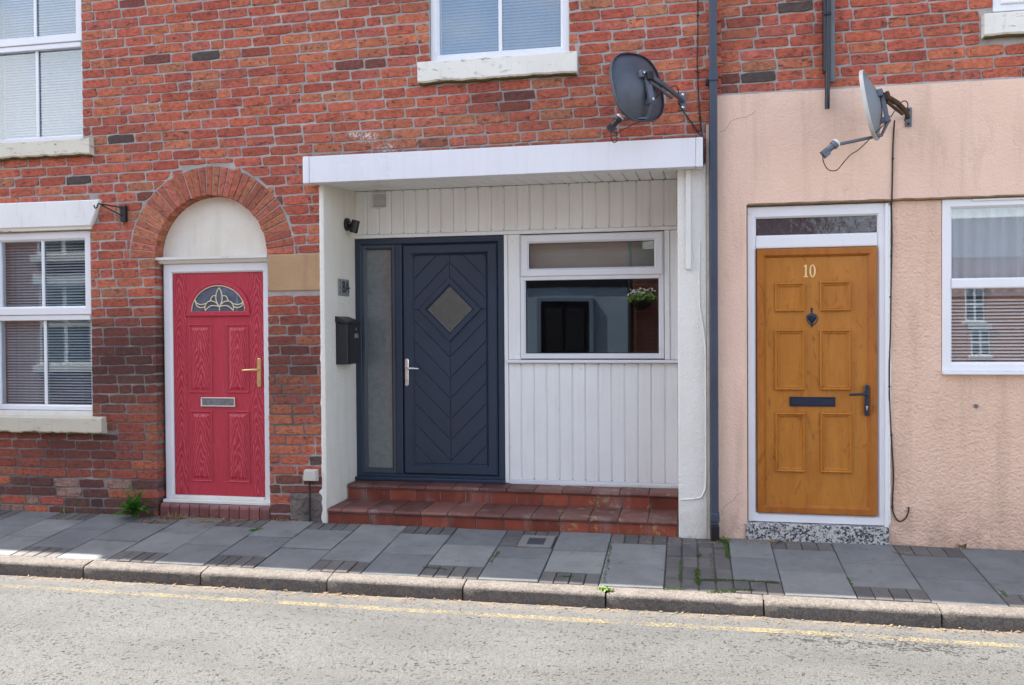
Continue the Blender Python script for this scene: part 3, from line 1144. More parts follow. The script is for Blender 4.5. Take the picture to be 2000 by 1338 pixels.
def wall_mesh(x0, x1, z0, z1, holes, yf, yb):
    """solid wall with rectangular openings, reveals included"""
    xs = sorted(set([x0, x1] + [q for h in holes for q in h[:2] if x0 < q < x1]))
    zs = sorted(set([z0, z1] + [q for h in holes for q in h[2:] if z0 < q < z1]))
    m = M()

    def solid(i, j):
        if i < 0 or j < 0 or i >= len(xs) - 1 or j >= len(zs) - 1: return False
        cx = (xs[i] + xs[i + 1]) / 2; cz = (zs[j] + zs[j + 1]) / 2
        return not any(h[0] < cx < h[1] and h[2] < cz < h[3] for h in holes)
    for i in range(len(xs) - 1):
        for j in range(len(zs) - 1):
            if not solid(i, j): continue
            a, b, c, d = xs[i], xs[i + 1], zs[j], zs[j + 1]
            m.add([(a, yf, c), (b, yf, c), (b, yf, d), (a, yf, d)], [(0, 1, 2, 3)])
            m.add([(a, yb, c), (b, yb, c), (b, yb, d), (a, yb, d)], [(3, 2, 1, 0)])
            if not solid(i - 1, j): m.add([(a, yb, c), (a, yf, c), (a, yf, d), (a, yb, d)], [(0, 1, 2, 3)])
            if not solid(i + 1, j): m.add([(b, yf, c), (b, yb, c), (b, yb, d), (b, yf, d)], [(0, 1, 2, 3)])
            if not solid(i, j - 1): m.add([(a, yb, c), (b, yb, c), (b, yf, c), (a, yf, c)], [(0, 1, 2, 3)])
            if not solid(i, j + 1): m.add([(a, yf, d), (b, yf, d), (b, yb, d), (a, yb, d)], [(0, 1, 2, 3)])
    return m


EAVE = 5.12


def shell(house, x0, x1, floor_z=.15, upper=2.5, yback=6.0):
    """party walls, floors, back wall and roof of a house"""
    m = M()
    m.box(x0 + .001, x0 + .012, .24, yback, -.1, EAVE)
    m.box(x1 - .012, x1 - .001, .24, yback, -.1, EAVE)
    m.box(x0 + .012, x1 - .012, yback - .2, yback, -.1, EAVE)
    m.box(x0 + .05, x1 - .05, .7, yback - .2, floor_z - .1, floor_z)
    m.box(x0 + .05, x1 - .05, .7, yback - .2, upper, upper + .18)
    m.box(x0 + .05, x1 - .05, .24, yback - .2, EAVE - .1, EAVE - .02)
    obj('interior', m, ROOM, house)
    r = M()
    ym = (yback - .15) / 2
    r.add([(x0, -.17, EAVE), (x1, -.17, EAVE), (x1, ym, EAVE + 2.0), (x0, ym, EAVE + 2.0), (x1, yback + .15, EAVE), (x0, yback + .15, EAVE),
           (x0, -.17, EAVE - .06), (x1, -.17, EAVE - .06), (x1, yback + .15, EAVE - .06), (x0, yback + .15, EAVE - .06)],
          [(0, 1, 2, 3), (3, 2, 4, 5), (6, 7, 1, 0), (5, 4, 8, 9), (0, 3, 5, 9, 6), (1, 7, 8, 4, 2), (6, 9, 8, 7)])
    rf = obj('roof', r, SLATE, house)
    gt = M()
    gp = [(-.20 - .0, .0), (-.265, .01), (-.27, .06), (-.26, .06), (-.25, .02), (-.205, .012), (-.19, .06), (-.18, .06)]
    for (yy, zz) in gp:
        gt.v.append(Vector((x0, yy + .03, EAVE - .06 + zz))); gt.v.append(Vector((x1, yy + .03, EAVE - .06 + zz)))
    for i in range(len(gp)):
        k = (i + 1) % len(gp)
        gt.f.append((2 * i, 2 * i + 1, 2 * k + 1, 2 * k))
    obj('gutter', gt, BLACKPIPE, rf)


def blind(label, x0, x1, z0, z1, y, tilt=.5, pitch=.0235, group=None, mat=None):
    mat = mat or SLAT
    b = thing('venetian_blind', label, 'blind', ((x0 + x1) / 2, y, z0), group)
    m = M()
    z = z0
    w = .0125
    while z < z1:
        dy = w * math.cos(tilt); dz = w * math.sin(tilt)
        m.add([(x0, y - dy, z - dz), (x1, y - dy, z - dz), (x1, y, z + .002), (x0, y, z + .002), (x1, y + dy, z + dz), (x0, y + dy, z + dz)], [(0, 1, 2, 3), (3, 2, 4, 5)])
        z += pitch
    tag(obj('slats', m, mat, b), kind='stuff')
    obj('head_rail', M().box(x0, x1, y - .015, y + .015, z1 + .004, z1 + .032), SLAT, b)
    c = M()
    for t in (.12, .5, .88): c.tube([(x0 + (x1 - x0) * t, y - .016, z0), (x0 + (x1 - x0) * t, y - .016, z1)], .0011, 4)
    obj('cord', c, SLAT, b)
    return b


# ================================================================== house with the red door
HX0, HX1 = -7.6, -2.79
UL = (-5.81, -4.876, 3.085, 4.62)          # upper window opening
LL = (-5.785, -4.822, .792, 2.37)          # lower window opening
ACX, ACZ, ARI, ARE = -3.738, 2.09, .488, .722
DOORH = (ACX - ARI, ACX + ARI, .0, ACZ)
house_a = thing('terraced_house', 'red brick terraced house with arched crimson front door and white sash style windows', 'house', (-5, 0, 0))
wm = wall_mesh(HX0, HX1, -.3, EAVE, [UL, LL, (DOORH[0] - .008, DOORH[1] + .003, -.3, ACZ + ARI + .03)], .0045, .24)
ARM = ARI + .008
# spandrel filling round the arch
n = 24
zt = ACZ + ARI + .03
for i in range(n):
    a0, a1 = math.pi * i / n, math.pi * (i + 1) / n
    p0 = (ACX + ARM * math.cos(a0), ACZ + ARM * math.sin(a0)); p1 = (ACX + ARM * math.cos(a1), ACZ + ARM * math.sin(a1))
    wm.add([(p0[0], .0045, p0[1]), (p0[0], .0045, zt), (p1[0], .0045, zt), (p1[0], .0045, p1[1])], [(0, 1, 2, 3)])
    wm.add([(p0[0], .0045, p0[1]), (p1[0], .0045, p1[1]), (p1[0], .2, p1[1]), (p0[0], .2, p0[1])], [(0, 1, 2, 3)])
wall_a = obj('wall', wm, MORTAR, house_a)
shell(house_a, HX0, HX1)

SAND = (at(523, 530, 0)[0] + .004, HX1 - .004, at(575, 568, 0)[1], at(575, 496, 0)[1])
LINT = at(178, 441, 0)
holes_a = [UL, LL, (DOORH[0], DOORH[1], -.3, ACZ + .02), SAND,
           (-6.1, -4.775, UL[2] - .14, UL[2]), (-6.1, -4.69, LL[2] - .135, LL[2] + .005), (-6.2, -4.745, 2.36, 2.565), (-3.07, HX1, -.3, .215)]
holes_b = [(-1.905, -.846, 3.505, 4.7), (-1.99, -.775, 3.34, 3.505), (HX1 + .001, 9, -1, 2.62)]
ALLB = lay_bricks(-7.55, .235, -.06, 4.85, holes_a + holes_b, (ACX, ACZ, ARE), seed=5)
place_bricks(wall_a, [q for q in ALLB if q[1][0] < HX1])

# arch ring, each voussoir a brick
NV = 33
for i in range(NV):
    a0 = math.pi * i / NV + .006; a1 = math.pi * (i + 1) / NV - .006
    ri, re = ARI + rb.uniform(-.002, .004), ARE - rb.uniform(.002, .012)
    pts = [(ACX + ri * math.cos(a0), ACZ + ri * math.sin(a0)), (ACX + re * math.cos(a0), ACZ + re * math.sin(a0)),
           (ACX + re * math.cos(a1), ACZ + re * math.sin(a1)), (ACX + ri * math.cos(a1), ACZ + ri * math.sin(a1))]
    jt = lambda: rb.uniform(-.002, .002)
    pts = [(p[0] + jt(), p[1] + jt()) for p in pts]
    c = rb.choice([(.44, .145, .082), (.47, .17, .092), (.40, .125, .075), (.45, .135, .088)])
    k = rb.uniform(.85, 1.1)
    if i < 3 and rb.random() < .7: k *= .75
    m = M().prism(pts, -.002 + rb.uniform(-.003, .002), .14, ch=.005, inset=.005)
    m.c = [tuple(q * k for q in c)] * len(m.v)
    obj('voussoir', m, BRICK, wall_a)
# jamb bricks at the left reveal are quoined through the wall; sandstone impost on the right
m = M().box(SAND[0], SAND[1], -.006, .12, SAND[2], SAND[3])
obj('impost_stone', m, SANDSTONE, wall_a, bevel=.008)
# patched concrete base
bm_ = M()
nx_, nz_ = 14, 12
px0, px1 = -3.07, HX1 - .003
for j in range(nz_ + 1):
    for i in range(nx_ + 1):
        x = px0 + (px1 - px0) * i / nx_; z = -.05 + .265 * j / nz_
        e = .0 if (0 < i < nx_ and j < nz_) else .012
        bm_.v.append(Vector((x, -.012 + e + mnoise.noise((x * 14, z * 14, 0)) * .010, z + (mnoise.noise((x * 9, 2, 0)) * .03 if j == nz_ else 0))))
for j in range(nz_):
    for i in range(nx_):
        a = j * (nx_ + 1) + i
        bm_.f.append((a, a + 1, a + nx_ + 2, a + nx_ + 1))
obj('concrete_patch', bm_, CONCRETE, wall_a, smooth='all')


def worn_sill(name, x0, x1, zt, h, yp, mat, parent, seed, slope=.012, worn=.012):
    """stone sill with a weathered, chipped lower edge"""
    m = M()
    n = max(24, int((x1 - x0) / .02))
    for i in range(n + 1):
        x = x0 + (x1 - x0) * i / n
        w = mnoise.noise((x * 7, seed, 0)) * worn + mnoise.noise((x * 23, seed, 4)) * worn * .6
        t = mnoise.noise((x * 9, seed, 9)) * .003
        zb = zt - h + max(-.4 * worn, w)
        m.v += [Vector(p) for p in ((x, .10, zt + slope * 1.5), (x, yp + .006, zt + t), (x, yp, zt - .006 + t), (x, yp + .001, zb + .01), (x, yp + .012, zb), (x, .0, zb - .004), (x, .10, zb - .004))]
    P = 7
    for i in range(n):
        for q in range(P):
            q2 = (q + 1) % P
            m.f.append((i * P + q, i * P + q2, (i + 1) * P + q2, (i + 1) * P + q))
    m.f.append(tuple(range(P))); m.f.append(tuple(reversed([n * P + q for q in range(P)])))
    o = obj(name, m, mat, parent)
    f = M()
    for i in range(n + 1):
        x = x0 + .006 + (x1 - x0 - .012) * i / n
        w = mnoise.noise((x * 11, seed, 2)) * .006
        zb = zt - h + max(-.4 * worn, mnoise.noise((x * 7, seed, 0)) * worn)
        f.v += [Vector((x, yp + .014, zb + .002)), Vector((x, yp + .02, zb - .008 + w)), Vector((x, .003, zb - .012 + w))]
    for i in range(n):
        for q in (0, 1): f.f.append((i * 3 + q, i * 3 + q + 1, i * 3 + 4 + q, i * 3 + 3 + q))
    obj('mossy_edge', f, MOSSY, o)
    return o


def sash_window(house, op, yw, split, barx, gl=None):
    gl = gl or GLASS_SKY
    """white uPVC window: top opening sash over a fixed light, one vertical bar"""
    x0, x1, z0, z1 = op
    z0 = z0 + .003
    fr = M().ring(x0, x1, z0, z1, .045, yw, yw + .07, .012)
    win = obj('window', fr, UPVC, house)
    obj('meeting_rail', M().box(x0 + .03, x1 - .03, yw - .012, yw + .05, split - .022, split + .022), UPVC, win, bevel=.006)
    sash = obj('sash', M().ring(x0 + .008, x1 - .008, split + .024, z1 - .01, .072, yw - .022, yw + .045, .016), UPVC, win)
    obj('pane', M().box(x0 + .075, x1 - .075, yw + .012, yw + .016, split + .09, z1 - .075), gl, sash)
    obj('pane', M().box(x0 + .04, x1 - .04, yw + .026, yw + .030, z0 + .04, split - .02), gl, win)
    for (a, b, yy) in ((split + .094, z1 - .08, yw - .004), (z0 + .044, split - .023, yw + .010)):
        obj('glazing_bar', M().box(barx - .013, barx + .013, yy, yy + .014, a, b), UPVC, win, bevel=.004)
    # lumpy sealant bead where the frame meets the brick
    bead = [(x1 + .002 + abs(mnoise.noise((0, k * .8, x0))) * .008, yw - .006, z0 + (z1 - z0) * k / 60) for k in range(61)]
    obj('sealant', M().tube(bead, .008, 6), SEAL, win, smooth='all')
    return win


WY = .045
win = sash_window(house_a, UL, WY, 3.872, -5.343)
blind('closed white venetian blind behind the first floor window above the flared lintel', UL[0] + .05, UL[1] - .045, UL[2] + .05, 4.5, WY + .11, .95, mat=SLATMID)
worn_sill('stone_sill', -6.05, -4.775, UL[2] - .012, .125, -.055, SILLSTONE, house_a, 1, worn=.016)
win = sash_window(house_a, (LL[0], LL[1], LL[2] + .045, LL[3] - .03), WY, 1.615, -5.302, GLASS_LOW)
obj('sill_fillet', M().box(LL[0], LL[1], .02, .10, LL[2] + .004, LL[2] + .045), UPVC_OLD, win)
obj('head_fillet', M().box(LL[0], LL[1], .012, .10, LL[3] - .028, LL[3] - .002), UPVC_OLD, win)
blind('half open venetian blind behind the ground floor window beside the red door', LL[0] + .05, LL[1] - .045, LL[2] + .09, 2.24, WY + .085, .58, mat=SLATPALE)
dr = M()
for i in range(41):
    x = LL[0] - .05 + .36 * i / 40
    y = .26 + .03 * math.sin(i * .9)
    dr.v += [Vector((x, y, .85)), Vector((x, y, 2.3))]
for i in range(40): dr.f.append((2 * i, 2 * i + 2, 2 * i + 3, 2 * i + 1))
tag(obj('curtain', dr, DRAPE, smooth='all'), 'grey curtain hanging at the side behind the ground floor blind', 'curtain')
worn_sill('stone_sill', -6.05, -4.69, LL[2] - .002, .125, -.065, stone_paint_mat('weathered_stone_sill', (.56, .52, .42), (.36, .31, .22), .4), house_a, 8, worn=.02)
lp = [(-6.3, 2.362), (-4.79, 2.362), (-4.70, 2.575), (-6.3, 2.575)]
obj('lintel', M().prism(lp, -.035, .10, ch=.008), LINTEL, house_a)
obj('lintel_soffit', M().box(-6.3, -4.795, -.022, .03, 2.338, 2.3615), SILLSTONE, house_a)

# tympanum, cornice, red door
ty = M()
n = 32
pts = [(ACX + ARI * .999 * math.cos(math.pi * i / n), ACZ + ARI * .999 * math.sin(math.pi * i / n)) for i in range(n + 1)]
ty.v = [Vector((p[0], .105, p[1])) for p in pts] + [Vector((p[0], .2, p[1])) for p in pts]
ty.f = [tuple(range(n + 1))]
obj('tympanum', ty, CREAM, house_a)
FX0, FX1 = -4.203, -3.262
co = M()
prof = [(.0, .11), (.0, .055), (.014, .042), (.026, .040), (.03, .012), (.05, .010), (.052, .11)]
for xx in (ACX - ARI + .0 - .012, FX1 + .005):
    for (dz, y) in prof: co.v.append(Vector((xx, y, 2.043 + dz)))
P = len(prof)
for q in range(P):
    q2 = (q + 1) % P
    co.f.append((q, P + q, P + q2, q2))
co.f.append(tuple(range(P))); co.f.append(tuple(reversed(range(P, 2 * P))))
obj('cornice', co, UPVC_OLD, house_a)
FY = .075
dfr = obj('door_frame', M().ring(FX0, FX1, .10, 2.042, .068, FY, FY + .09, .012, wb=.05, wt=.075), UPVC, house_a)
seal = [(FX1 + .006 + abs(mnoise.noise((3, k * .55, 0))) * .016 - (.004 if k < 20 else 0), FY - .012, .12 + 1.9 * k / 70) for k in range(71)]
obj('sealant', M().tube(seal, .010, 6), SEAL, dfr, smooth='all')
obj('side_fillet', M().box(DOORH[0] + .002, FX0 - .001, FY + .03, FY + .08, .0, 2.04), UPVC_OLD, dfr)
obj('threshold', M().box(FX0 + .066, FX1 - .066, FY - .004, FY + .05, .128, .156), UPVC_OLD, dfr, bevel=.004)
LX0, LX1, LZ0, LZ1 = FX0 + .070, FX1 - .070, .158, 1.965
DY = FY + .022
leaf_a = obj('door', M().box(LX0, LX1, DY, DY + .05, LZ0, LZ1), RED, house_a, bevel=.002)
tag(leaf_a, 'crimson wood-grained door leaf with four raised panels and a fan shaped light')


def uvrect(u0, v0, u1, v1, y):
    a = at(u0, v0, y); b = at(u1, v1, y)
    return min(a[0], b[0]), max(a[0], b[0]), min(a[1], b[1]), max(a[1], b[1])


# grained skins of stiles and rails (each takes its own cut of grain)
for r_ in ((LX0 + .004, LX0 + .118, LZ0 + .004, LZ1 - .004), (LX1 - .118, LX1 - .004, LZ0 + .004, LZ1 - .004)):
    obj('stile', M().box(r_[0], r_[1], DY - .0018, DY + .01, r_[2], r_[3]), REDGRAIN, leaf_a)
PAN = [(368, 634, 415, 768), (441, 634, 487, 768), (371, 802, 416, 941), (442, 802, 489, 943)]
for (u0, v0, u1, v1) in PAN:
    x0, x1, z0, z1 = uvrect(u0, v0, u1, v1, DY)
    mo = obj('panel', M().ring(x0, x1, z0, z1, .020, DY - .009, DY + .01, .014, .006), RED, leaf_a)
    xi0, xi1, zi0, zi1 = x0 + .020, x1 - .020, z0 + .020, z1 - .020
    s_ = .028
    fld = M()
    fld.v = [Vector(p) for p in ((xi0, DY + .003, zi0), (xi1, DY + .003, zi0), (xi1, DY + .003, zi1), (xi0, DY + .003, zi1),
                                  (xi0 + s_, DY - .010, zi0 + s_), (xi1 - s_, DY - .010, zi0 + s_), (xi1 - s_, DY - .010, zi1 - s_), (xi0 + s_, DY - .010, zi1 - s_))]
    fld.f = [(0, 1, 5, 4), (1, 2, 6, 5), (2, 3, 7, 6), (3, 0, 4, 7), (4, 5, 6, 7)]
    obj('panel_field', fld, REDGRAIN, leaf_a)
# fan light
fx0, fx1, fz0, fz1 = uvrect(363, 549, 491, 617, DY)
fcx = (fx0 + fx1) / 2; fr_o = (fx1 - fx0) / 2


def halfring(cx, cz, ax, az, bx, bz, y0, y1, n=28):
    m = M()
    for i in range(n + 1):
        a = math.pi * i / n
        co_, si = math.cos(a), math.sin(a)
        m.v += [Vector((cx + ax * co_, y1, cz + az * si)), Vector((cx + ax * co_, y0 + .006, cz + az * si)), Vector((cx + (ax - .008) * co_, y0, cz + (az - .008) * si)),
                Vector((cx + (bx + .012) * co_, y0, cz + (bz + .012) * si)), Vector((cx + bx * co_, y0 + .012, cz + bz * si)), Vector((cx + bx * co_, y1, cz + bz * si))]
    for i in range(n):
        for q in range(5):
            a = i * 6 + q
            m.f.append((a, a + 6, a + 7, a + 1))
    return m


fzb = fz0 + .036
fh = fz1 - fzb
lt = halfring(fcx, fzb, fr_o - .012, fh, fr_o - .052, fh - .042, DY - .016, DY + .005)
lt.prism([(fx0, fz0), (fx1, fz0), (fx1 - .016, fzb + .004), (fx0 + .016, fzb + .004)], DY - .018, DY + .005, ch=.006)
fan = obj('fanlight', lt, RED, leaf_a)
gm = M()
pts = [(fcx + (fr_o - .045) * math.cos(math.pi * i / 28), fzb + (fh - .036) * math.sin(math.pi * i / 28)) for i in range(29)]
gm.v = [Vector((p[0], DY - .0035, p[1])) for p in pts]; gm.f = [tuple(range(29))]
obj('pane', gm, LEADGLASS, fan)
# something pale and dark behind the leaded pane
obj('pane_backing', M().add([(p[0], DY - .0012, p[1]) for p in pts], [tuple(range(29))]), simple('dim_hall', (.15, .18, .22), .8, 0, .2, .4, 9), fan)
cm = M()


def came(uv):
    p = []
    P_ = [Vector((*at(u, v, DY - .006), 0)) for u, v in uv]
    n = len(P_)
    for i in range(n - 1):
        p0 = P_[max(i - 1, 0)]; p1 = P_[i]; p2 = P_[i + 1]; p3 = P_[min(i + 2, n - 1)]
        for s in range(6):
            t = s / 6
            q = .5 * ((2 * p1) + (-p0 + p2) * t + (2 * p0 - 5 * p1 + 4 * p2 - p3) * t * t + (-p0 + 3 * p1 - 3 * p2 + p3) * t ** 3)
            p.append((q.x, DY - .007, q.y))
    p.append((P_[-1].x, DY - .007, P_[-1].y))
    cm.tube(p, .0046, 6)


came([(428, 562), (423, 572), (422, 585), (426, 595), (429, 599)])
came([(428, 562), (433, 572), (434, 585), (431, 595), (429, 599)])
came([(429, 599), (429, 607)])
for s in (-1, 1):
    X_ = lambda d: 428.5 + s * d
    came([(X_(6), 578), (X_(12), 578), (X_(16), 583), (X_(17), 588)])
    came([(X_(0), 599), (X_(7), 591), (X_(16), 588), (X_(24), 591), (X_(28), 600), (X_(27), 607)])
    came([(X_(0), 599), (X_(10), 597), (X_(19), 599), (X_(28), 607)])
    came([(X_(26), 593), (X_(36), 595), (X_(44), 592), (X_(48), 585)])
    came([(X_(48), 585), (X_(44), 597), (X_(36), 601), (X_(27), 599)])
arc = [(fcx + (fr_o - .054) * math.cos(math.pi * i / 28), DY - .007, fzb + .004 + (fh - .047) * math.sin(math.pi * i / 28)) for i in range(29)]
cm.tube(arc, .004, 6)
obj('lead_came', cm, CAMECREAM, fan, smooth='all')
# letter plate
x0, x1, z0, z1 = uvrect(393, 776, 460, 795, DY)
lpz = obj('letter_plate', M().ring(x0, x1, z0, z1, .012, DY - .014, DY, .006), NICKEL, leaf_a)
obj('flap', M().box(x0 + .010, x1 - .010, DY - .008, DY - .002, z0 + .010, z1 - .010), simple('tarnished_flap', (.22, .23, .25), .4, .6, .5, .3, 40), lpz, bevel=.003)


def lever_handle(parent, x, zc_, h, w, y, lever, zl, mat, keyz, back=0.0):
    """long plate handle; lever = signed length, bends back along the door"""
    m = M()
    pts = []
    for i in range(9): a = math.pi * i / 8; pts.append((x + w / 2 * math.cos(a), zc_ + h / 2 - w / 2 + w / 2 * math.sin(a)))
    for i in range(9): a = math.pi + math.pi * i / 8; pts.append((x + w / 2 * math.cos(a), zc_ - h / 2 + w / 2 + w / 2 * math.sin(a)))
    m.prism(pts, y - .010, y, ch=.004)
    m.tube([(x, y - .008, zl), (x, y - .034, zl)], .009, 12)
    m.tube([(x - .0 * lever, y - .034, zl), (x + lever * .15, y - .044, zl + .001), (x + lever * .6, y - .044, zl - .001), (x + lever, y - .040, zl - .004)], [.009, .0095, .009, .008], 10)
    hd = obj('handle', m, mat, parent, smooth=True)
    k = M().lathe([(.0075, 0), (.0075, .008)], Matrix.Translation((x, y - .008, keyz)) @ Matrix.Rotation(math.pi / 2, 4, 'X'), 14)
    k.box(x - .0035, x + .0035, y - .0155, y - .009, keyz - .022, keyz)
    obj('lock_barrel', k, NICKEL, hd)
    return hd


hx, hz = at(506.5, 728, DY)
lever_handle(leaf_a, hx, hz, .235, .036, DY, -.125, at(490, 722, DY)[1], BRASS, at(507, 745, DY)[1])
# bullnose brick doorstep
n = 11
sx0, sx1 = -4.205, -3.246
obj('doorstep', M().box(sx0 + .01, sx1 - .01, .01, .16, -.06, .099), MORTAR, house_a)
stp = thing
w = (sx1 - sx0) / n
for i in range(n):
    a = sx0 + w * i + .003; b = sx0 + w * (i + 1) - .003
    m = M()
    prof = [(.10, .1005), (.03, .1005), (.012, .097), (.002, .088), (-.004, .072), (-.005, -.03), (.10, -.03)]
    dz = rb.uniform(-.002, .002)
    for xx in (a, b):
        for (y, z) in prof: m.v.append(Vector((xx, y - .006 + rb.uniform(-.001, .001), z + dz)))
    P = len(prof)
    for q in range(P):
        q2 = (q + 1) % P
        m.f.append((q, P + q, P + q2, q2))
    m.f.append(tuple(range(P))); m.f.append(tuple(reversed(range(P, 2 * P))))
    for fi in range(len(m.f)): m.f[fi] = tuple(reversed(m.f[fi]))
    obj('step_brick', m, STEPEDGE, house_a, bevel=.002)
# white weathered fillet beneath the frame
obj('frame_fillet', M().box(FX0 - .005, FX1 + .006, .035, .11, .1015, .126), UPVC_OLD, dfr, bevel=.003)

# ================================================================== house 8A with the recessed porch
BX0, BX1 = -2.79, .205
RX0, RX1 = -2.768, -.072                    # porch recess
RY = .665
SOF = 2.668
MUW = (-1.905, -.846, 3.505, 4.62)
house_b = thing('terraced_house', 'brick terraced house with white clad recessed porch, navy door and red tiled steps', 'house', (-1.3, 0, 0))
wm = wall_mesh(BX0, BX1, -.3, EAVE, [MUW, (RX0, RX1, -.3, SOF + .01)], .0045, .24)
wall_b = obj('wall', wm, MORTAR, house_b)
shell(house_b, BX0, BX1, .2, 2.72)
place_bricks(wall_b, [q for q in ALLB if q[1][0] >= HX1])
# piers
lp_ = M().box(BX0 - .008, RX0, -.010, .0, -.03, 2.66)
lp_.box(RX0 - .02, RX0 + .004, .0, RY, -.03, SOF)
pl = obj('porch_pier', lp_, PIERSMOOTH, house_b)
# ragged overspill of paint down the brick edge
rag = M()
n = 90
for k in range(n + 1):
    z = .0 + 2.6 * k / n
    e = mnoise.noise((z * 9, 0, 2)) * .010 + mnoise.noise((z * 31, 0, 5)) * .006 + (.03 if z < .35 and mnoise.noise((z * 12, 4, 4)) > 0 else 0)
    rag.v += [Vector((BX0 - .014 - max(0, e), .004, z)), Vector((BX0 - .012 - max(0, e) * .9, -.0065, z)), Vector((BX0 + .004, -.0112, z))]
for k in range(n):
    for q in (0, 1): rag.f.append((k * 3 + q, k * 3 + q + 1, k * 3 + q + 4, k * 3 + q + 3))
obj('paint_edge', rag, SEAL, pl)
rp = M().box(RX1, .128, -.012, .24, -.03, 2.66)
rp.box(RX1, RX1 + .05, .24, RY, -.03, SOF)
pr_ = obj('porch_pier', rp, ROUGHCAST, house_b, bevel=.006)
# raised smooth panel line on the right pier (trunking with a rounded foot)
tr_pts = []
for (u, v) in ((1367, 470), (1366, 540), (1367, 600), (1374, 640), (1379, 680), (1381, 740), (1382, 850), (1381, 930), (1378, 955), (1370, 972), (1352, 975), (1330, 976)):
    x, z = at(u, v, -.014)
    tr_pts.append((min(x, .122), -.013, z))
obj('render_ridge', M().tube(tr_pts, .006, 6), ROUGHCAST, pr_, smooth='all')
tb = uvrect(1339, 326, 1350, 526, -.03)
obj('batten', M().box(tb[0], tb[1], -.038, -.012, tb[2], 2.615), UPVC_OLD, house_b, bevel=.003)
obj('edge_trim', M().box(.130, .150, -.020, .0, -.02, 2.93), simple('cream_edge_trim', (.52, .50, .42), .6, 0, .3, .2, 9, None, ((.2, .18, .13), 18, .55, .8)), house_b, bevel=.003)
# canopy
CY0 = -.135
cx0, cx1 = at(591, 330, CY0)[0], at(1373, 300, CY0)[0]
cz0, cz1 = at(592, 358, CY0)[1], at(592, 306, CY0)[1]
can = obj('canopy', M().box(cx0 + .055, cx1 - .05, CY0, -.016, cz0, cz1), FASCIA, house_b, bevel=.004)
for (a, b) in ((cx0, cx0 + .0535), (cx1 - .0485, cx1)):
    obj('end_cap', M().box(a, b, CY0 - .003, -.016, cz0 - .003, cz1 + .002), FASCIA, can, bevel=.008)
obj('flashing', M().add([(cx0, -.017, cz1 + .03), (cx1, -.017, cz1 + .03), (cx1, CY0 + .004, cz1 + .004), (cx0, CY0 + .004, cz1 + .004)], [(0, 3, 2, 1)]), simple('lead_flashing', (.16, .165, .18), .6, .3, .4, .2, 8), can)
nb = int((RX1 - RX0) / .1)
BP = (RX1 - RX0) / 27
for i in range(27):
    a = RX0 + BP * i + .0015; b = RX0 + BP * (i + 1) - .0015
    s_ = M()
    z_f, z_b = cz0 + .006, SOF
    y_f, y_b = -.014, RY
    for (dx, dz) in ((0, .008), (.006, 0), (BP - .009, 0), (BP - .003, .008)):
        s_.v += [Vector((a + dx, y_f, z_f + dz)), Vector((a + dx, y_b, z_b + dz))]
    for q in range(3): s_.f.append((2 * q, 2 * q + 1, 2 * q + 3, 2 * q + 2))
    obj('soffit_board', s_, CLAD, can)
# lid above the soffit so that no light leaks in
obj('canopy_deck', M().box(RX0 - .02, RX1 + .05, .0, RY + .25, SOF + .02, SOF + .05), UPVC_OLD, can)


def cladding(name, x0, x1, z0, z1, y, n):
    cl = obj(name, M().box(x0, x1, y + .012, y + .05, z0, z1), CLAD, house_b)
    w = (x1 - x0) / n
    for i in range(n):
        a = x0 + w * i; b = a + w
        t_ = M()
        yy = y + rb.uniform(-.0006, .0006)
        prof = [(a + .0012, y + .0115), (a + .0012, yy + .004), (a + .007, yy), (b - .012, yy), (b - .0085, yy + .004), (b - .0012, yy + .005), (b - .0012, y + .0115)]
        for (x, q) in prof: t_.v += [Vector((x, q, z0 + .002)), Vector((x, q, z1 - .002))]
        for q in range(len(prof) - 1): t_.f.append((2 * q, 2 * q + 2, 2 * q + 3, 2 * q + 1))
        t_.f.append(tuple(2 * q for q in reversed(range(len(prof))))); t_.f.append(tuple(2 * q + 1 for q in range(len(prof))))
        obj('cladding_board', t_, CLAD, cl)
    nl = M()
    for i in range(n):
        for z in (z0 + .012, z1 - .010):
            if rb.random() < .8: nl.box(x0 + w * (i + 1) - .007, x0 + w * (i + 1) - .002, y + .0005, y + .006, z - .003, z + .003)
    obj('nail', nl, BRACKET, cl)
    return cl


DTOP = 2.262
CLY = RY - .03
cladding('upper_cladding', RX0 + .004, RX1 - .002, DTOP + .035, SOF - .004, CLY, 25)
DRX = -1.478                                 # right edge of the navy frame
WZ0, WZ1 = 1.252, DTOP + .0
LCX0 = DRX + .035
cladding('lower_cladding', LCX0, RX1 - .002, .262, 1.215, CLY, 13)
obj('head_trim', M().box(RX0 + .005, RX1 - .003, CLY - .012, CLY + .03, DTOP + .004, DTOP + .034), CLAD, house_b, bevel=.004)
obj('jamb_trim', M().box(DRX + .003, LCX0 - .001, CLY - .010, CLY + .03, .232, DTOP + .002), CLAD, house_b, bevel=.004)
sk = obj('skirting', M().box(LCX0, RX1 - .003, CLY - .010, CLY + .03, .226, .262), UPVC, house_b, bevel=.004)
obj('loose_strip', M().add([(-1.02, CLY - .022, .226), (RX1 - .004, CLY - .022, .229), (RX1 - .004, CLY - .022, .247), (-1.02, CLY - .022, .240), (-1.02, CLY - .011, .226), (RX1 - .004, CLY - .011, .229), (RX1 - .004, CLY - .011, .247), (-1.02, CLY - .011, .240)],
    [(0, 1, 2, 3), (3, 2, 6, 7), (4, 0, 3, 7), (1, 5, 6, 2), (5, 4, 7, 6), (4, 5, 1, 0)]), UPVC_OLD, sk)
# backing wall of the recess
obj('porch_back', wall_mesh(RX0 - .02, RX1 + .05, -.2, SOF + .02, [(RX0 + .02, DRX, .2, DTOP), (-1.32, -.20, 1.26, 2.23)], CLY + .052, CLY + .2), ROOM, house_b)
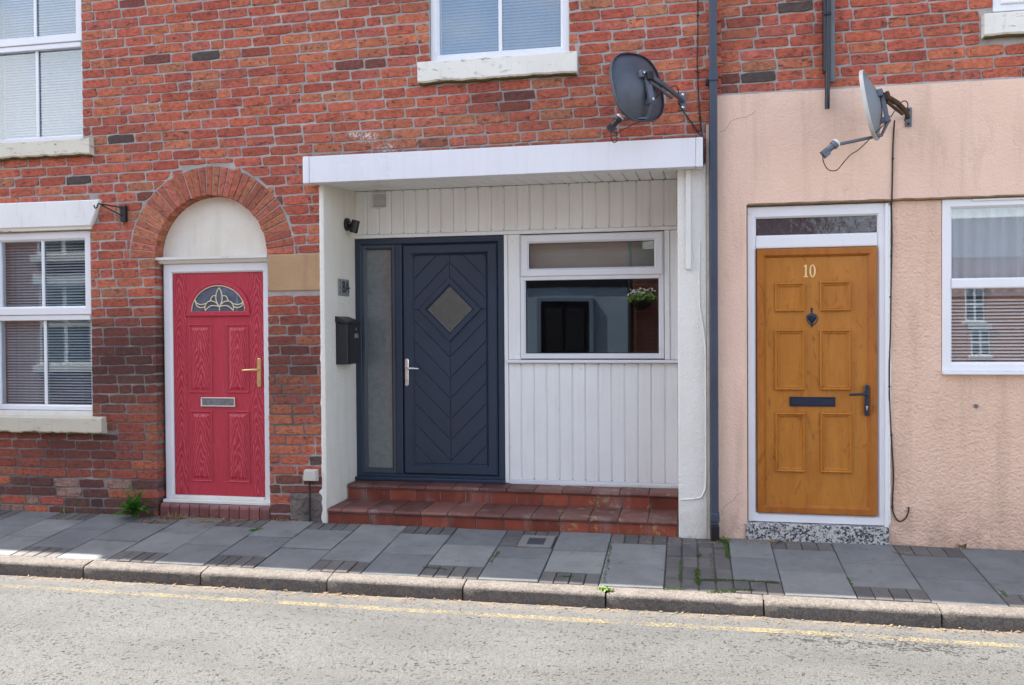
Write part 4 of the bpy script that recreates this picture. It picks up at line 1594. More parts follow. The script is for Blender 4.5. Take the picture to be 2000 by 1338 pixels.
# window in the cladding
wx0, wx1 = -1.338, -.186
wy = CLY - .016
winb = obj('window', M().ring(wx0, wx1, 1.252, 2.256, .042, wy, wy + .07, .012), UPVC, house_b)
obj('side_post', M().box(LCX0 + .002, wx0 - .003, CLY - .008, CLY + .03, 1.245, DTOP + .002), CLAD, winb, bevel=.004)
obj('side_post', M().box(wx1 + .003, wx1 + .045, CLY - .012, CLY + .03, 1.245, DTOP + .002), CLAD, winb, bevel=.004)
obj('side_panel', M().box(wx1 + .047, RX1 - .003, CLY - .004, CLY + .03, 1.245, DTOP + .002), CLAD, winb, bevel=.003)
zt0 = at(1160, 545, wy)[1]
obj('transom', M().box(wx0 + .03, wx1 - .03, wy - .006, wy + .05, zt0 - .003, zt0 + .034), UPVC, winb, bevel=.006)
sash = obj('sash', M().ring(wx0 + .012, wx1 - .012, zt0 + .030, 2.248, .062, wy - .022, wy + .04, .014), UPVC, winb)
gk = simple('black_gasket', (.02, .02, .02), .6)
obj('gasket', M().ring(wx0 + .070, wx1 - .070, zt0 + .088, 2.19, .006, wy + .000, wy + .03, .001, .001), gk, sash)
obj('pane', M().box(wx0 + .072, wx1 - .072, wy + .012, wy + .016, zt0 + .09, 2.188), GLASS, sash)
obj('gasket', M().ring(wx0 + .041, wx1 - .041, 1.293, zt0, .006, wy + .014, wy + .04, .001, .001), gk, winb)
obj('pane', M().box(wx0 + .043, wx1 - .043, wy + .026, wy + .030, 1.295, zt0 - .002), GLASS, winb)
obj('window_board', M().box(LCX0 - .012, RX1 - .003, CLY - .038, CLY + .03, 1.218, 1.243), UPVC, winb, bevel=.004)
rbl = obj('roller_blind', M().box(wx0 + .03, wx1 - .03, wy + .12, wy + .124, 1.99, 2.24), simple('cream_blind', (.55, .50, .38), .8, 0, .2, .05, 5))
tag(rbl, 'short cream roller blind drawn down behind the porch window opener', 'blind')
# air vent
vx0, vx1, vz0, vz1 = uvrect(726, 376, 756, 406, CLY - .01)
vent = obj('air_vent', M().ring(vx0, vx1, vz0, vz1, .012, CLY - .014, CLY, .004), UPVC_OLD, house_b)
for i in range(8):
    z = vz0 + .014 + (vz1 - vz0 - .028) * (i + .5) / 8
    obj('louvre', M().add([(vx0 + .012, CLY - .012, z - .005), (vx1 - .012, CLY - .012, z - .005), (vx1 - .012, CLY - .002, z + .004), (vx0 + .012, CLY - .002, z + .004)], [(0, 1, 2, 3)]), UPVC_OLD, vent)
# navy door set
nx0, nz0 = RX0 + .006, .232
ny = CLY - .012
fr = M().ring(nx0, DRX, nz0, DTOP, .055, ny, ny + .08, .010)
MX0, MX1 = at(772, 700, ny)[0], at(786, 700, ny)[0]
fset = obj('door_frame', fr, NAVY, house_b)
obj('mullion', M().box(MX0, MX1, ny + .001, ny + .07, nz0 + .05, DTOP - .05), NAVY, fset, bevel=.008)
obj('cill', M().box(nx0, DRX, ny - .045, ny + .05, .2285, .2315 + .028), NAVY, fset, bevel=.006)
sl = obj('side_light', M().ring(nx0 + .054, MX0 + .002, nz0 + .054, DTOP - .053, .042, ny + .006, ny + .05, .018), NAVY_EDGE, fset)
obj('pane', M().box(nx0 + .09, MX0 - .036, ny + .030, ny + .036, nz0 + .09, DTOP - .09), OBSCURE, sl)
lx0, lx1, lz0, lz1 = MX1 + .006, DRX - .058, nz0 + .052, DTOP - .058
leaf_b = obj('door', M().ring(lx0, lx1, lz0, lz1, .092, ny - .006, ny + .05, .020, .014), NAVY, house_b)
tag(leaf_b, 'navy door leaf of chevron boards with diamond shaped light')
qx0, qx1, qz0, qz1 = lx0 + .090, lx1 - .090, lz0 + .090, lz1 - .090
qy = ny + .016
obj('door_core', M().box(qx0 - .01, qx1 + .01, qy + .008, qy + .03, qz0 - .01, qz1 + .01), NAVY_EDGE, leaf_b)


def clip_poly(poly, a, b, c):
    out = []
    for i in range(len(poly)):
        p, q = poly[i], poly[(i + 1) % len(poly)]
        dp = a * p[0] + b * p[1] - c; dq = a * q[0] + b * q[1] - c
        if dp <= 0: out.append(p)
        if (dp < 0 < dq) or (dq < 0 < dp):
            t = dp / (dp - dq)
            out.append((p[0] + (q[0] - p[0]) * t, p[1] + (q[1] - p[1]) * t))
    return out


qcx = (qx0 + qx1) / 2
dcx, dcz = at(879, 604, qy)
PV = .1725
gap = .0022
for side in (-1, 1):
    for upper in (0, 1):
        za, zb = (dcz, qz1) if upper else (qz0, dcz)
        xa, xb = (qx0, qcx) if side < 0 else (qcx, qx1)
        sgn = (1 if side < 0 else -1) * (1 if upper else -1)      # board slope dz/dx
        k0 = -8
        for k in range(-14, 15):
            base = (dcz + .045 + k * PV) if upper else (dcz - .055 + k * PV)
            poly = [(xa + gap, za + gap), (xb - gap, za + gap), (xb - gap, zb - gap), (xa + gap, zb - gap)]
            # keep base+gap <= z - sgn*(x-qcx) <= base+PV-gap
            poly = clip_poly(poly, sgn, -1, -(base - sgn * 0 + gap * 1.4) + sgn * qcx)
            if len(poly) > 2: poly = clip_poly(poly, -sgn, 1, base + PV - gap * 1.4 - sgn * qcx)
            if len(poly) < 3: continue
            ar = abs(sum(poly[i][0] * poly[(i + 1) % len(poly)][1] - poly[(i + 1) % len(poly)][0] * poly[i][1] for i in range(len(poly)))) / 2
            if ar < 2e-4: continue
            cl_ = []
            for p in poly:
                if not cl_ or (abs(p[0] - cl_[-1][0]) + abs(p[1] - cl_[-1][1])) > .002: cl_.append(p)
            if len(cl_) > 2 and (abs(cl_[0][0] - cl_[-1][0]) + abs(cl_[0][1] - cl_[-1][1])) < .002: cl_.pop()
            if len(cl_) < 3: continue
            obj('chevron_board', M().prism(cl_, qy, qy + .009, ch=.003, inset=.003), NAVY, leaf_b)


def diamond(r0, r1, y0, y1, sl_):
    m = M()
    prof = [(r0, y1), (r0, y0 + .005), (r0 - .006, y0), (r1 + sl_, y0), (r1, y0 + sl_ * .8), (r1, y1)]
    for r, y in prof:
        for (dx, dz) in ((0, -1), (1, 0), (0, 1), (-1, 0)): m.v.append(Vector((dcx + dx * r, y, dcz + dz * r)))
    for l in range(len(prof) - 1):
        for i in range(4):
            j = (i + 1) % 4
            m.f.append((l * 4 + i, l * 4 + j, l * 4 + 4 + j, l * 4 + 4 + i))
    return m


dl = obj('diamond_light', diamond(.268, .19, qy - .020, qy + .008, .022), NAVY, leaf_b)
obj('pane', M().add([(dcx, qy - .003, dcz - .192), (dcx + .192, qy - .003, dcz), (dcx, qy - .003, dcz + .192), (dcx - .192, qy - .003, dcz)], [(0, 1, 2, 3)]), OBSCURE2, dl)
obj('bead', diamond(.193, .184, qy - .006, qy - .001, .003), NICKEL, dl)
hx, hz = at(795, 727, ny - .006)
lever_handle(leaf_b, hx, hz, .235, .032, ny - .006, .115, at(800, 719, ny)[1], CHROME, at(795, 742, ny)[1])

# steps: quarry tile treads on brick risers
def step(zt, zb, yf, yb, tiles, bricks_, tj, bj):
    core = obj('step', M().box(RX0 + .006, RX1 - .004, yf + .008, yb, zb - .04, zt - .0225), MORTAR, house_b)
    x0, x1 = RX0 + .012, RX1 - .006
    def cuts(n, off):
        w = (x1 - x0 - off) / n if off else (x1 - x0) / n
        c = [x0] + ([x0 + off] if off else [])
        while c[-1] + w < x1 - .01: c.append(c[-1] + w)
        c.append(x1)
        return c
    c = cuts(tiles, tj)
    for i in range(len(c) - 1):
        a, b = c[i] + .0025, c[i + 1] - .0025
        m = M()
        dz = rb.uniform(-.0015, .0015)
        prof = [(yb - .002, zt), (yf + .012, zt), (yf - .004, zt - .003), (yf - .013, zt - .010), (yf - .016, zt - .019), (yf - .013, zt - .028), (yf + .0, zt - .030), (yf + .01, zt - .026), (yb - .002, zt - .02)]
        for xx in (a, b):
            for (y, z) in prof: m.v.append(Vector((xx, y, z + dz)))
        P = len(prof)
        for q in range(P):
            q2 = (q + 1) % P
            m.f.append((q2, P + q2, P + q, q))
        m.f.append(tuple(reversed(range(P)))); m.f.append(tuple(range(P, 2 * P)))
        obj('tread_tile', m, TILE, core, bevel=.0015)
    c = cuts(bricks_, bj)
    for i in range(len(c) - 1):
        a, b = c[i] + .004, c[i + 1] - .004
        yy = yf + rb.uniform(.0, .003)
        obj('riser_brick', M().prism([(a, zb - .03), (b, zb - .03), (b, zt - .036), (a, zt - .036)], yy, yf + .03, ch=.003), STEPBRICK, core)


step(.228, .112, .405, CLY + .02, 12, 12, 0, .16)
step(.106, .0, .005, .42, 12, 12, .11, .12)

# middle first floor window
yb_ = .05
wu = obj('window', M().ring(MUW[0], MUW[1], MUW[2] + .003, MUW[3], .066, yb_ - .02, yb_ + .06, .016), UPVC, house_b)
obj('pane', M().box(MUW[0] + .06, MUW[1] - .06, yb_ + .010, yb_ + .014, MUW[2] + .06, MUW[3] - .06), GLASS_SKY, wu)
bx = at(977.5, 60, yb_)[0]
obj('glazing_bar', M().box(bx - .014, bx + .014, yb_ - .006, yb_ + .008, MUW[2] + .064, MUW[3] - .06), UPVC, wu, bevel=.004)
blind('closed white venetian blind behind the first floor window above the canopy', MUW[0] + .05, MUW[1] - .05, MUW[2] + .05, 4.5, yb_ + .10, 1.02)
worn_sill('stone_sill', -1.985, -.782, MUW[2] - .004, .15, -.055, SILLWHITE, house_b, 21, worn=.012)

# ================================================================== rendered house 10
QX0, QX1 = .205, 5.4
RUW = (2.0, 3.05, 3.585, 4.65)
RLW = (1.683, 2.86, 1.165, 2.352)
ODH = (.405, 1.345, -.3, 2.348)
BAND = 2.356
PY, PY2 = -.016, .012
house_c = thing('terraced_house', 'pink rendered terraced house with a golden oak door and brick upper storey', 'house', (2.5, 0, 0))
wall_c = obj('wall', wall_mesh(QX0, QX1, -.3, EAVE, [RUW, RLW, ODH], .0045 + .014, .24), MORTAR, house_c)
shell(house_c, QX0, QX1)
RTOP = 3.128
holes_c = [RUW, (1.92, 3.2, RUW[2] - .185, RUW[2]), (-2, 9, -1, RTOP + .006)]
place_bricks(wall_c, lay_bricks(QX0 + .0, 3.6, RTOP, 4.85, holes_c, seed=14, phase=.05, bond=5, y=.012))
up_ = wall_mesh(QX0 + .003, QX1, -.03, RTOP, [(ODH[0], ODH[1], -.3, BAND), (ODH[1] - .001, 9, -.3, BAND)], PY, .019)
rend = obj('render_coat', up_, PINK, house_c)
lo_ = wall_mesh(ODH[1] + .002, QX1, -.06, BAND - .001, [RLW], PY2, .0195)
obj('roughcast_coat', lo_, PINK_ROUGH, house_c)
# weathered ragged top fillet and dark brown drip edge
f = M()
n = 120
for i in range(n + 1):
    x = QX0 + .004 + 3.3 * i / n
    w = mnoise.noise((x * 8, 0, 3)) * .006
    f.v += [Vector((x, .012, RTOP + .020 + w)), Vector((x, .001, RTOP + .015 + w)), Vector((x, PY + .002, RTOP - .006 + w * .6)), Vector((x, PY + .003, RTOP - .02))]
for i in range(n):
    for q in range(3): f.f.append((i * 4 + q + 1, i * 4 + 5 + q, i * 4 + 4 + q, i * 4 + q))
obj('mortar_fillet', f, MORTAR, rend)
f = M()
for i in range(n + 1):
    x = ODH[0] + .01 + 3.2 * i / n
    w = mnoise.noise((x * 10, 0, 8)) * .005
    f.v += [Vector((x, PY - .0015, BAND + .006 + w)), Vector((x, PY - .001, BAND - .004 + w * .5)), Vector((x, PY2 - .001, BAND - .010 + w))]
for i in range(n):
    for q in range(2): f.f.append((i * 3 + q + 1, i * 3 + 4 + q, i * 3 + 3 + q, i * 3 + q))
obj('drip_edge', f, LEDGE, rend)
# hairline cracks in the render
for pts in ([(1405, 258), (1415, 255), (1424, 243), (1428, 236), (1442, 231), (1458, 229), (1470, 222), (1476, 216)],
            [(1409, 1008), (1413, 992), (1422, 984), (1432, 978), (1440, 966), (1450, 962)]):
    obj('crack', M().tube([(at(u, v, PY)[0], PY + .0004, at(u, v, PY)[1]) for u, v in pts], .0016, 4), LEDGE, rend)

# golden oak door
oy = .022
ox0, ox1, oz0, oz1 = .412, 1.338, .118, 2.342
of_ = obj('door_frame', M().ring(ox0, ox1, oz0, oz1, .060, oy, oy + .08, .012, wb=.062, wt=.082), UPVC, house_c)
obj('side_trim', M().box(ox1 - .014, ox1 + .008, oy - .018, oy + .03, oz0 - .02, oz1 - .005), UPVC, of_, bevel=.003)
tzb = at(1590, 470, oy)[1]
obj('transom', M().box(ox0 + .058, ox1 - .058, oy + .001, oy + .07, tzb - .048, tzb + .046), UPVC, of_, bevel=.010)
obj('fanlight', M().box(ox0 + .055, ox1 - .055, oy + .03, oy + .036, tzb + .04, oz1 - .075), FANGLASS, of_)
ax0, ax1, az0, az1 = ox0 + .064, ox1 - .064, oz0 + .066, tzb - .052
leaf_c = obj('door', M().ring(ax0, ax1, az0, az1, .062, oy - .014, oy + .045, .018, .006), OAK_DARK, house_c)
tag(leaf_c, 'golden oak door leaf with six moulded panels and black fittings')
oyp = oy + .008
obj('door_panel', M().box(ax0 + .060, ax1 - .060, oyp, oyp + .025, az0 + .060, az1 - .060), OAK, leaf_c)
for (u0, v0, u1, v1) in ((1513, 553, 1571, 608), (1601, 550, 1661, 607), (1513, 644, 1571, 762), (1601, 644, 1661, 762), (1514, 806, 1572, 922), (1602, 806, 1663, 924)):
    x0, x1, z0, z1 = uvrect(u0, v0, u1, v1, oyp)
    mo = obj('panel_moulding', M().ring(x0, x1, z0, z1, .016, oyp - .019, oyp + .002, .008, .005), OAK, leaf_c)
    obj('inner_moulding', M().ring(x0 + .016, x1 - .016, z0 + .016, z1 - .016, .016, oyp - .009, oyp + .002, .009, .002), OAK, leaf_c)
# numerals
num = M()


def poly_uv(pts, y0, y1): num.prism([at(u, v, y0) for u, v in pts], y0, y1, ch=.0015)


yn = oyp - .004
x1_, z1_ = at(1574, 529, yn)
H = .088
one = [(-.016, -.044), (.016, -.044), (.016, -.039), (.0065, -.036), (.0065, .044), (.002, .044), (-.016, .034), (-.015, .030), (-.0065, .032), (-.0065, -.036), (-.016, -.039)]
num.prism([(x1_ + a, z1_ + b) for a, b in one], yn, yn + .003)
x0_, z0_ = at(1587, 529, yn)
n = 24
z = M()
for i in range(n):
    a = 2 * math.pi * i / n
    for (ra, rz, y) in ((.0215, .045, yn + .003), (.0215, .045, yn), (.0095, .038, yn), (.0095, .038, yn + .003)):
        z.v.append(Vector((x0_ + ra * math.cos(a), y, z0_ + rz * math.sin(a))))
for i in range(n):
    k = (i + 1) % n
    for q in range(3): z.f.append((i * 4 + q, k * 4 + q, k * 4 + q + 1, i * 4 + q + 1))
num.join(z)
obj('door_number', num, GOLD, leaf_c)
# knocker: urn body with a hanging ring
kx, kz = at(1585.5, 622, oyp)
kn = M()
rot_ = Matrix.Translation((kx, oyp, kz)) @ Matrix.Scale(.45, 4, (0, 1, 0))
kn.lathe([(.002, .075), (.008, .072), (.009, .062), (.005, .056), (.009, .050), (.006, .044), (.010, .036), (.034, .024), (.036, .016), (.028, -.006), (.014, -.024), (.006, -.034), (.008, -.042), (.004, -.05), (.005, -.058), (.002, -.064)], rot_, 18)
pts = [(kx + .036 * math.cos(math.pi + math.pi * i / 14), oyp - .026 - .006 * math.sin(math.pi * i / 14), kz + .008 + .052 * math.sin(math.pi + math.pi * i / 14)) for i in range(15)]
kn.tube(pts, .0045, 8)
kn.lathe([(.009, 0), (.009, .012)], Matrix.Translation((kx, oyp - .018, kz - .044)) @ Matrix.Rotation(math.pi / 2, 4, 'X'), 12)
obj('door_knocker', kn, BLUEBLACK, leaf_c, smooth=True)
x0, x1, z0, z1 = uvrect(1542, 775, 1631, 794, oyp)
lp2 = obj('letter_plate', M().ring(x0, x1, z0, z1, .010, oyp - .014, oyp, .005), BLUEBLACK, leaf_c)
obj('flap', M().box(x0 + .009, x1 - .009, oyp - .011, oyp - .003, z0 + .008, z1 - .008), BLUEBLACK, lp2, bevel=.003)
hx, hz = at(1692.5, 782, oy - .014)
lever_handle(leaf_c, hx, hz, .218, .030, oy - .014, -.118, at(1680, 769, oy)[1], BLUEBLACK, at(1692, 794, oy)[1])
# terrazzo doorstep
obj('doorstep', M().box(.392, 1.342, -.030, .10, -.06, .114), TERRAZZO, house_c, bevel=.006)
# sealant down the right of the frame
obj('sealant', M().tube([(ox1 + .012 + abs(mnoise.noise((9, k * .7, 0))) * .012, .010, .12 + 2.2 * k / 70) for k in range(71)], .009, 6), SEAL, of_, smooth='all')

# ground floor window of 10
ry = .0185
wr = obj('window', M().ring(RLW[0] + .004, RLW[1], RLW[2] + .022, RLW[3] - .004, .062, ry - .012, ry + .06, .014), UPVC, house_c)
obj('cill', M().box(RLW[0] + .001, RLW[1] + .02, -.030, .08, RLW[2] + .001, RLW[2] + .022), UPVC, wr, bevel=.004)
tz = at(1900, 553, ry)[1]
obj('transom', M().box(RLW[0] + .06, RLW[1] - .06, ry - .011, ry + .05, tz - .036, tz + .034), UPVC, wr, bevel=.010)
obj('trickle_vent', M().box(RLW[0] + .19, RLW[1] - .3, ry - .024, ry - .012, RLW[3] - .022, RLW[3] - .008), UPVC_OLD, wr, bevel=.003)
obj('pane', M().box(RLW[0] + .06, RLW[1] - .06, ry + .014, ry + .018, tz + .03, RLW[3] - .06), GLASS_CLEAR, wr)
obj('pane', M().box(RLW[0] + .06, RLW[1] - .06, ry + .014, ry + .018, RLW[2] + .08, tz - .03), GLASS_CLEAR, wr)
cu = M()
nn = 120
for i in range(nn + 1):
    x = RLW[0] + .03 + 1.15 * i / nn
    y = .085 + .012 * math.sin(i * .75) + .008 * math.sin(i * .31 + 1)
    for z in (tz - .06, tz + .25, RLW[3] - .03): cu.v.append(Vector((x, y + (z - tz) * .01, z)))
for i in range(nn):
    for q in (0, 1): cu.f.append((i * 3 + q, i * 3 + 3 + q, i * 3 + 4 + q, i * 3 + 1 + q))
tag(obj('net_curtain', cu, CURTAIN, smooth='all'), 'gathered white net curtain behind the ground floor window in the pink wall', 'curtain')
blind('pale venetian blind behind the lower pane of the pink house window', RLW[0] + .05, RLW[1] - .05, RLW[2] + .08, tz - .09, .09, .6, mat=SLATPALE)
# first floor window of 10
w3 = obj('window', M().ring(RUW[0], RUW[1], RUW[2] + .003, RUW[3], .066, .02, .09, .014), UPVC, house_c)
obj('sash', M().ring(RUW[0] + .05, RUW[1] - .05, RUW[2] + .05, RUW[3] - .05, .05, .004, .06, .014), UPVC, w3)
obj('pane', M().box(RUW[0] + .09, RUW[1] - .09, .03, .034, RUW[2] + .09, RUW[3] - .09), GLASS_SKY, w3)
s3 = worn_sill('stone_sill', 1.932, 3.15, RUW[2] - .022, .145, -.045, SILLWHITE, house_c, 33, worn=.005)

# ================================================================== neighbours outside the frame, houses across the road
def plain_house(name, label, x0, x1, yf, yb, h, mat, roofh=2.0, wins=(), door=None, facing=-1, chimney=None, base=None):
    """simple terraced house seen only in the window reflections or beyond the frame"""
    t = thing(name, label, 'house', ((x0 + x1) / 2, yf, 0))
    lo, hi = min(yf, yb), max(yf, yb)
    obj('wall', M().box(x0, x1, lo, hi, -.3, h), mat, t)
    ym = (lo + hi) / 2
    r = M()
    r.add([(x0, lo - .17, h), (x1, lo - .17, h), (x1, ym, h + roofh), (x0, ym, h + roofh), (x1, hi + .17, h), (x0, hi + .17, h)],
          [(0, 1, 2, 3), (3, 2, 4, 5), (0, 3, 5), (1, 4, 2), (0, 5, 4, 1)])
    rf = obj('roof', r, SLATE, t)
    if chimney:
        ch = M().box(chimney - .35, chimney + .35, ym - .25, ym + .25, h + roofh - .4, h + roofh + .9)
        ch.box(chimney - .4, chimney + .4, ym - .3, ym + .3, h + roofh + .7, h + roofh + .8)
        obj('chimney', ch, FARBRICK, rf)
    s = facing
    for (wx, wz, ww, wh) in wins:
        def bx(a, b, c, d, y0, y1): return M().box(a, b, min(yf + s * y0, yf + s * y1), max(yf + s * y0, yf + s * y1), c, d)
        wnd = obj('window', bx(wx - ww / 2, wx + ww / 2, wz, wz + wh, -.01, .02), UPVC, t)
        for (a, b) in ((-.5, 0), (0, .5)):
            for (c, d) in ((0, .5), (.5, 1)):
                obj('pane', bx(wx + ww * a + .05, wx + ww * b - .05, wz + wh * c + .05, wz + wh * d - .05, .02, .026), FANGLASS, wnd)
        obj('sill', bx(wx - ww / 2 - .1, wx + ww / 2 + .1, wz - .13, wz - .003, -.01, .09), SILLWHITE, wnd)
        obj('lintel', bx(wx - ww / 2 - .1, wx + ww / 2 + .1, wz + wh + .003, wz + wh + .2, -.01, .05), LINTEL, wnd)
    if door:
        dx0, dx1, dz1, dm = door
        obj('door', M().box(dx0, dx1, min(yf - s * .01, yf + s * .03), max(yf - s * .01, yf + s * .03), -.05, dz1), dm, t)
    return t


plain_house('terraced_house', 'plain brick terraced house further along beyond the flared lintel window', -17, HX0 - .004, .0, 6, EAVE, FARBRICK, wins=((-9.2, .8, 1, 1.5), (-9.2, 3.1, 1, 1.5)))
plain_house('terraced_house', 'plain brick terraced house beyond the pink rendered house', QX1 + .004, 14, .0, 6, EAVE, FARBRICK, wins=((7.4, .9, 1, 1.4), (7.4, 3.2, 1, 1.4)))
OY = -7.85
plain_house('opposite_house', 'brick house across the road with white lintels seen in the window reflections', -19, -5.2, OY, OY - 6, 4.6, FARBRICK, .7,
            ((-11.4, .9, 1.1, 1.5), (-11.4, 2.95, 1.1, 1.2), (-7.4, .9, 1.1, 1.5), (-7.4, 2.95, 1.1, 1.2), (-15.4, .9, 1.1, 1.5)), facing=1, chimney=-12.5)
opp = plain_house('opposite_house', 'brick house across the road with a white painted ground floor and black door', -5.196, 2.2, OY, OY - 6, 4.9, FARBRICK, 1.6,
                  ((-3.6, 3.0, .95, 1.3), (-.2, 3.0, .95, 1.3), (1.0, 1.0, 1.0, 1.3)), facing=1, door=None)
obj('painted_front', M().box(-4.6, -1.05, OY - .01, OY + .025, -.2, 2.24), simple('shade_tinted_white_front', (.30, .385, .47), .8, 0, .2, .12, 2), opp)  # white front, its bluish shade put into the colour
obj('fascia_band', M().box(-4.6, -1.05, OY - .01, OY + .05, 2.243, 2.36), BLACK, opp)
odr = obj('door', M().box(-2.57, -1.73, OY + .026, OY + .045, -.1, 1.98), simple('dark_door', (.02, .022, .028), .35), opp)
fm = M().box(-2.65, -2.575, OY + .026, OY + .075, -.1, 2.05); fm.box(-1.725, -1.65, OY + .026, OY + .075, -.1, 2.05); fm.box(-2.573, -1.727, OY + .026, OY + .075, 1.985, 2.05)
obj('door_frame', fm, simple('blue_door_frame', (.16, .22, .28), .6), odr)
for (pa, pb, pc, pd) in ((-2.48, -2.20, 1.1, 1.85), (-2.10, -1.82, 1.1, 1.85), (-2.48, -2.20, .15, .9), (-2.10, -1.82, .15, .9)):
    obj('door_panel', M().box(pa, pb, OY + .046, OY + .058, pc, pd), BLACK, odr, bevel=.006)
obj('downpipe', M().tube([(-1.0, OY + .06, 0), (-1.0, OY + .06, 4.8)], .04, 10), BLACK, opp)
plain_house('distant_house', 'pale brick house beyond the gap across the road seen reflected in the pink house window', 8.5, 19, -36.4, -43, 4.6,
            brick_pattern_mat('pale_far_brick', (.45, .22, .15), (.40, .18, .12), (.45, .4, .36)), 2.2,
            ((9.7, .3, 1.0, 1.1), (12.9, .2, .75, 1.2), (12.7, 1.75, .75, 1.45), (9.6, 1.9, .9, 1.5), (15.4, .3, .9, 1.3), (15.4, 1.8, .9, 1.4)), facing=1)
# hanging basket across the road
hb = thing('hanging_basket', 'hanging basket of white flowers on the brick house across the road', 'basket', (-.785, OY + .25, 1.9))
hm = M()
for i in range(260):
    a = rb.uniform(0, 6.28); r_ = .26 * math.sqrt(rb.random()); z = 2.0 + .16 * math.sqrt(max(0, 1 - (r_ / .27) ** 2)) * rb.random() - r_ * .15
    p = Vector((-.785 + r_ * math.cos(a), OY + .25 + r_ * math.sin(a), z)); s = .03
    d1 = Vector((rb.uniform(-1, 1), rb.uniform(-1, 1), rb.uniform(-1, 1))).normalized() * s
    d2 = d1.orthogonal().normalized() * s
    hm.add([p - d1, p - d2, p + d1, p + d2], [(0, 1, 2, 3)])
tag(obj('foliage', hm, LEAF2, hb), kind='stuff')
fl = M()
for i in range(90):
    a = rb.uniform(0, 6.28); r_ = .27 * math.sqrt(rb.random())
    p = Vector((-.785 + r_ * math.cos(a), OY + .25 + r_ * math.sin(a), 2.05 + .13 * rb.random()))
    fl.lathe([(.002, 0), (.018, .006), (.012, .012)], Matrix.Translation(p), 6)
tag(obj('flowers', fl, LNBCAP, hb), kind='stuff')
obj('bowl', M().lathe([(.05, -.16), (.14, -.12), (.2, 0), (.2, .02)], Matrix.Translation((-.785, OY + .25, 2.0)), 16), BLACK, hb)
# far pavement
fp = M().box(-34, 30, -9.6, -6.75, -.4, -.09)
tag(obj('far_pavement', fp, SETT), kind='structure')

# ================================================================== fittings on the fronts
# downpipe on the party line
dpx0, dpx1 = .150, .206
dp = thing('downpipe', 'slate blue square downpipe running down beside the white porch pier', 'downpipe', (.178, -.06, 0))
obj('pipe', M().box(dpx0 + .002, dpx1, -.085, -.028, .10, 5.0), PIPE, dp, bevel=.007)
zb_ = at(1391, 148, -.08)[1]
br = obj('bracket', M().box(dpx0 - .004, dpx1 + .006, -.092, -.022, zb_ - .035, zb_ + .03), PIPE, dp, bevel=.006)
obj('fixing_lug', M().box(dpx0 - .024, dpx0 - .003, -.045, -.005, zb_ - .05, zb_ - .01), BLACKMETAL, br, bevel=.004)
obj('collar', M().box(dpx0 - .002, dpx1 + .006, -.093, -.022, .125, .19), PIPE, dp, bevel=.008)
obj('shoe', M().box(dpx0 + .003, dpx1 + .004, -.089, -.026, -.01, .10), BLACKPIPE, dp, bevel=.006)
for z in (.52, .95): obj('joint_ring', M().box(dpx0 + .0005, dpx1 + .0015, -.0865, -.0275, z, z + .006), PIPE, dp)
# black waste pipe above 10
bp = thing('waste_pipe', 'glossy black waste pipe ending on the pink render above the oak door', 'pipe', (.96, -.06, 2.95))
px_, pz_ = at(1616, 212, -.06)
obj('pipe', M().tube([(px_, -.055, pz_), (px_ + .012, -.055, 4.4)], .017, 12), BLACKPIPE, bp, smooth=True)
obj('pipe', M().box(px_ - .026, px_ - .010, -.070, .0, at(1612, 140, -.06)[1], 4.4), BLACKPIPE, bp, bevel=.003)
obj('cover_strip', M().box(px_ + .020, px_ + .052, -.045, .0, at(1625, 160, -.04)[1], 4.4), GREYPIPE, bp, bevel=.003)
obj('clip', M().box(px_ - .022, px_ + .024, -.08, -.002, 3.62, 3.64), BLACKMETAL, bp)


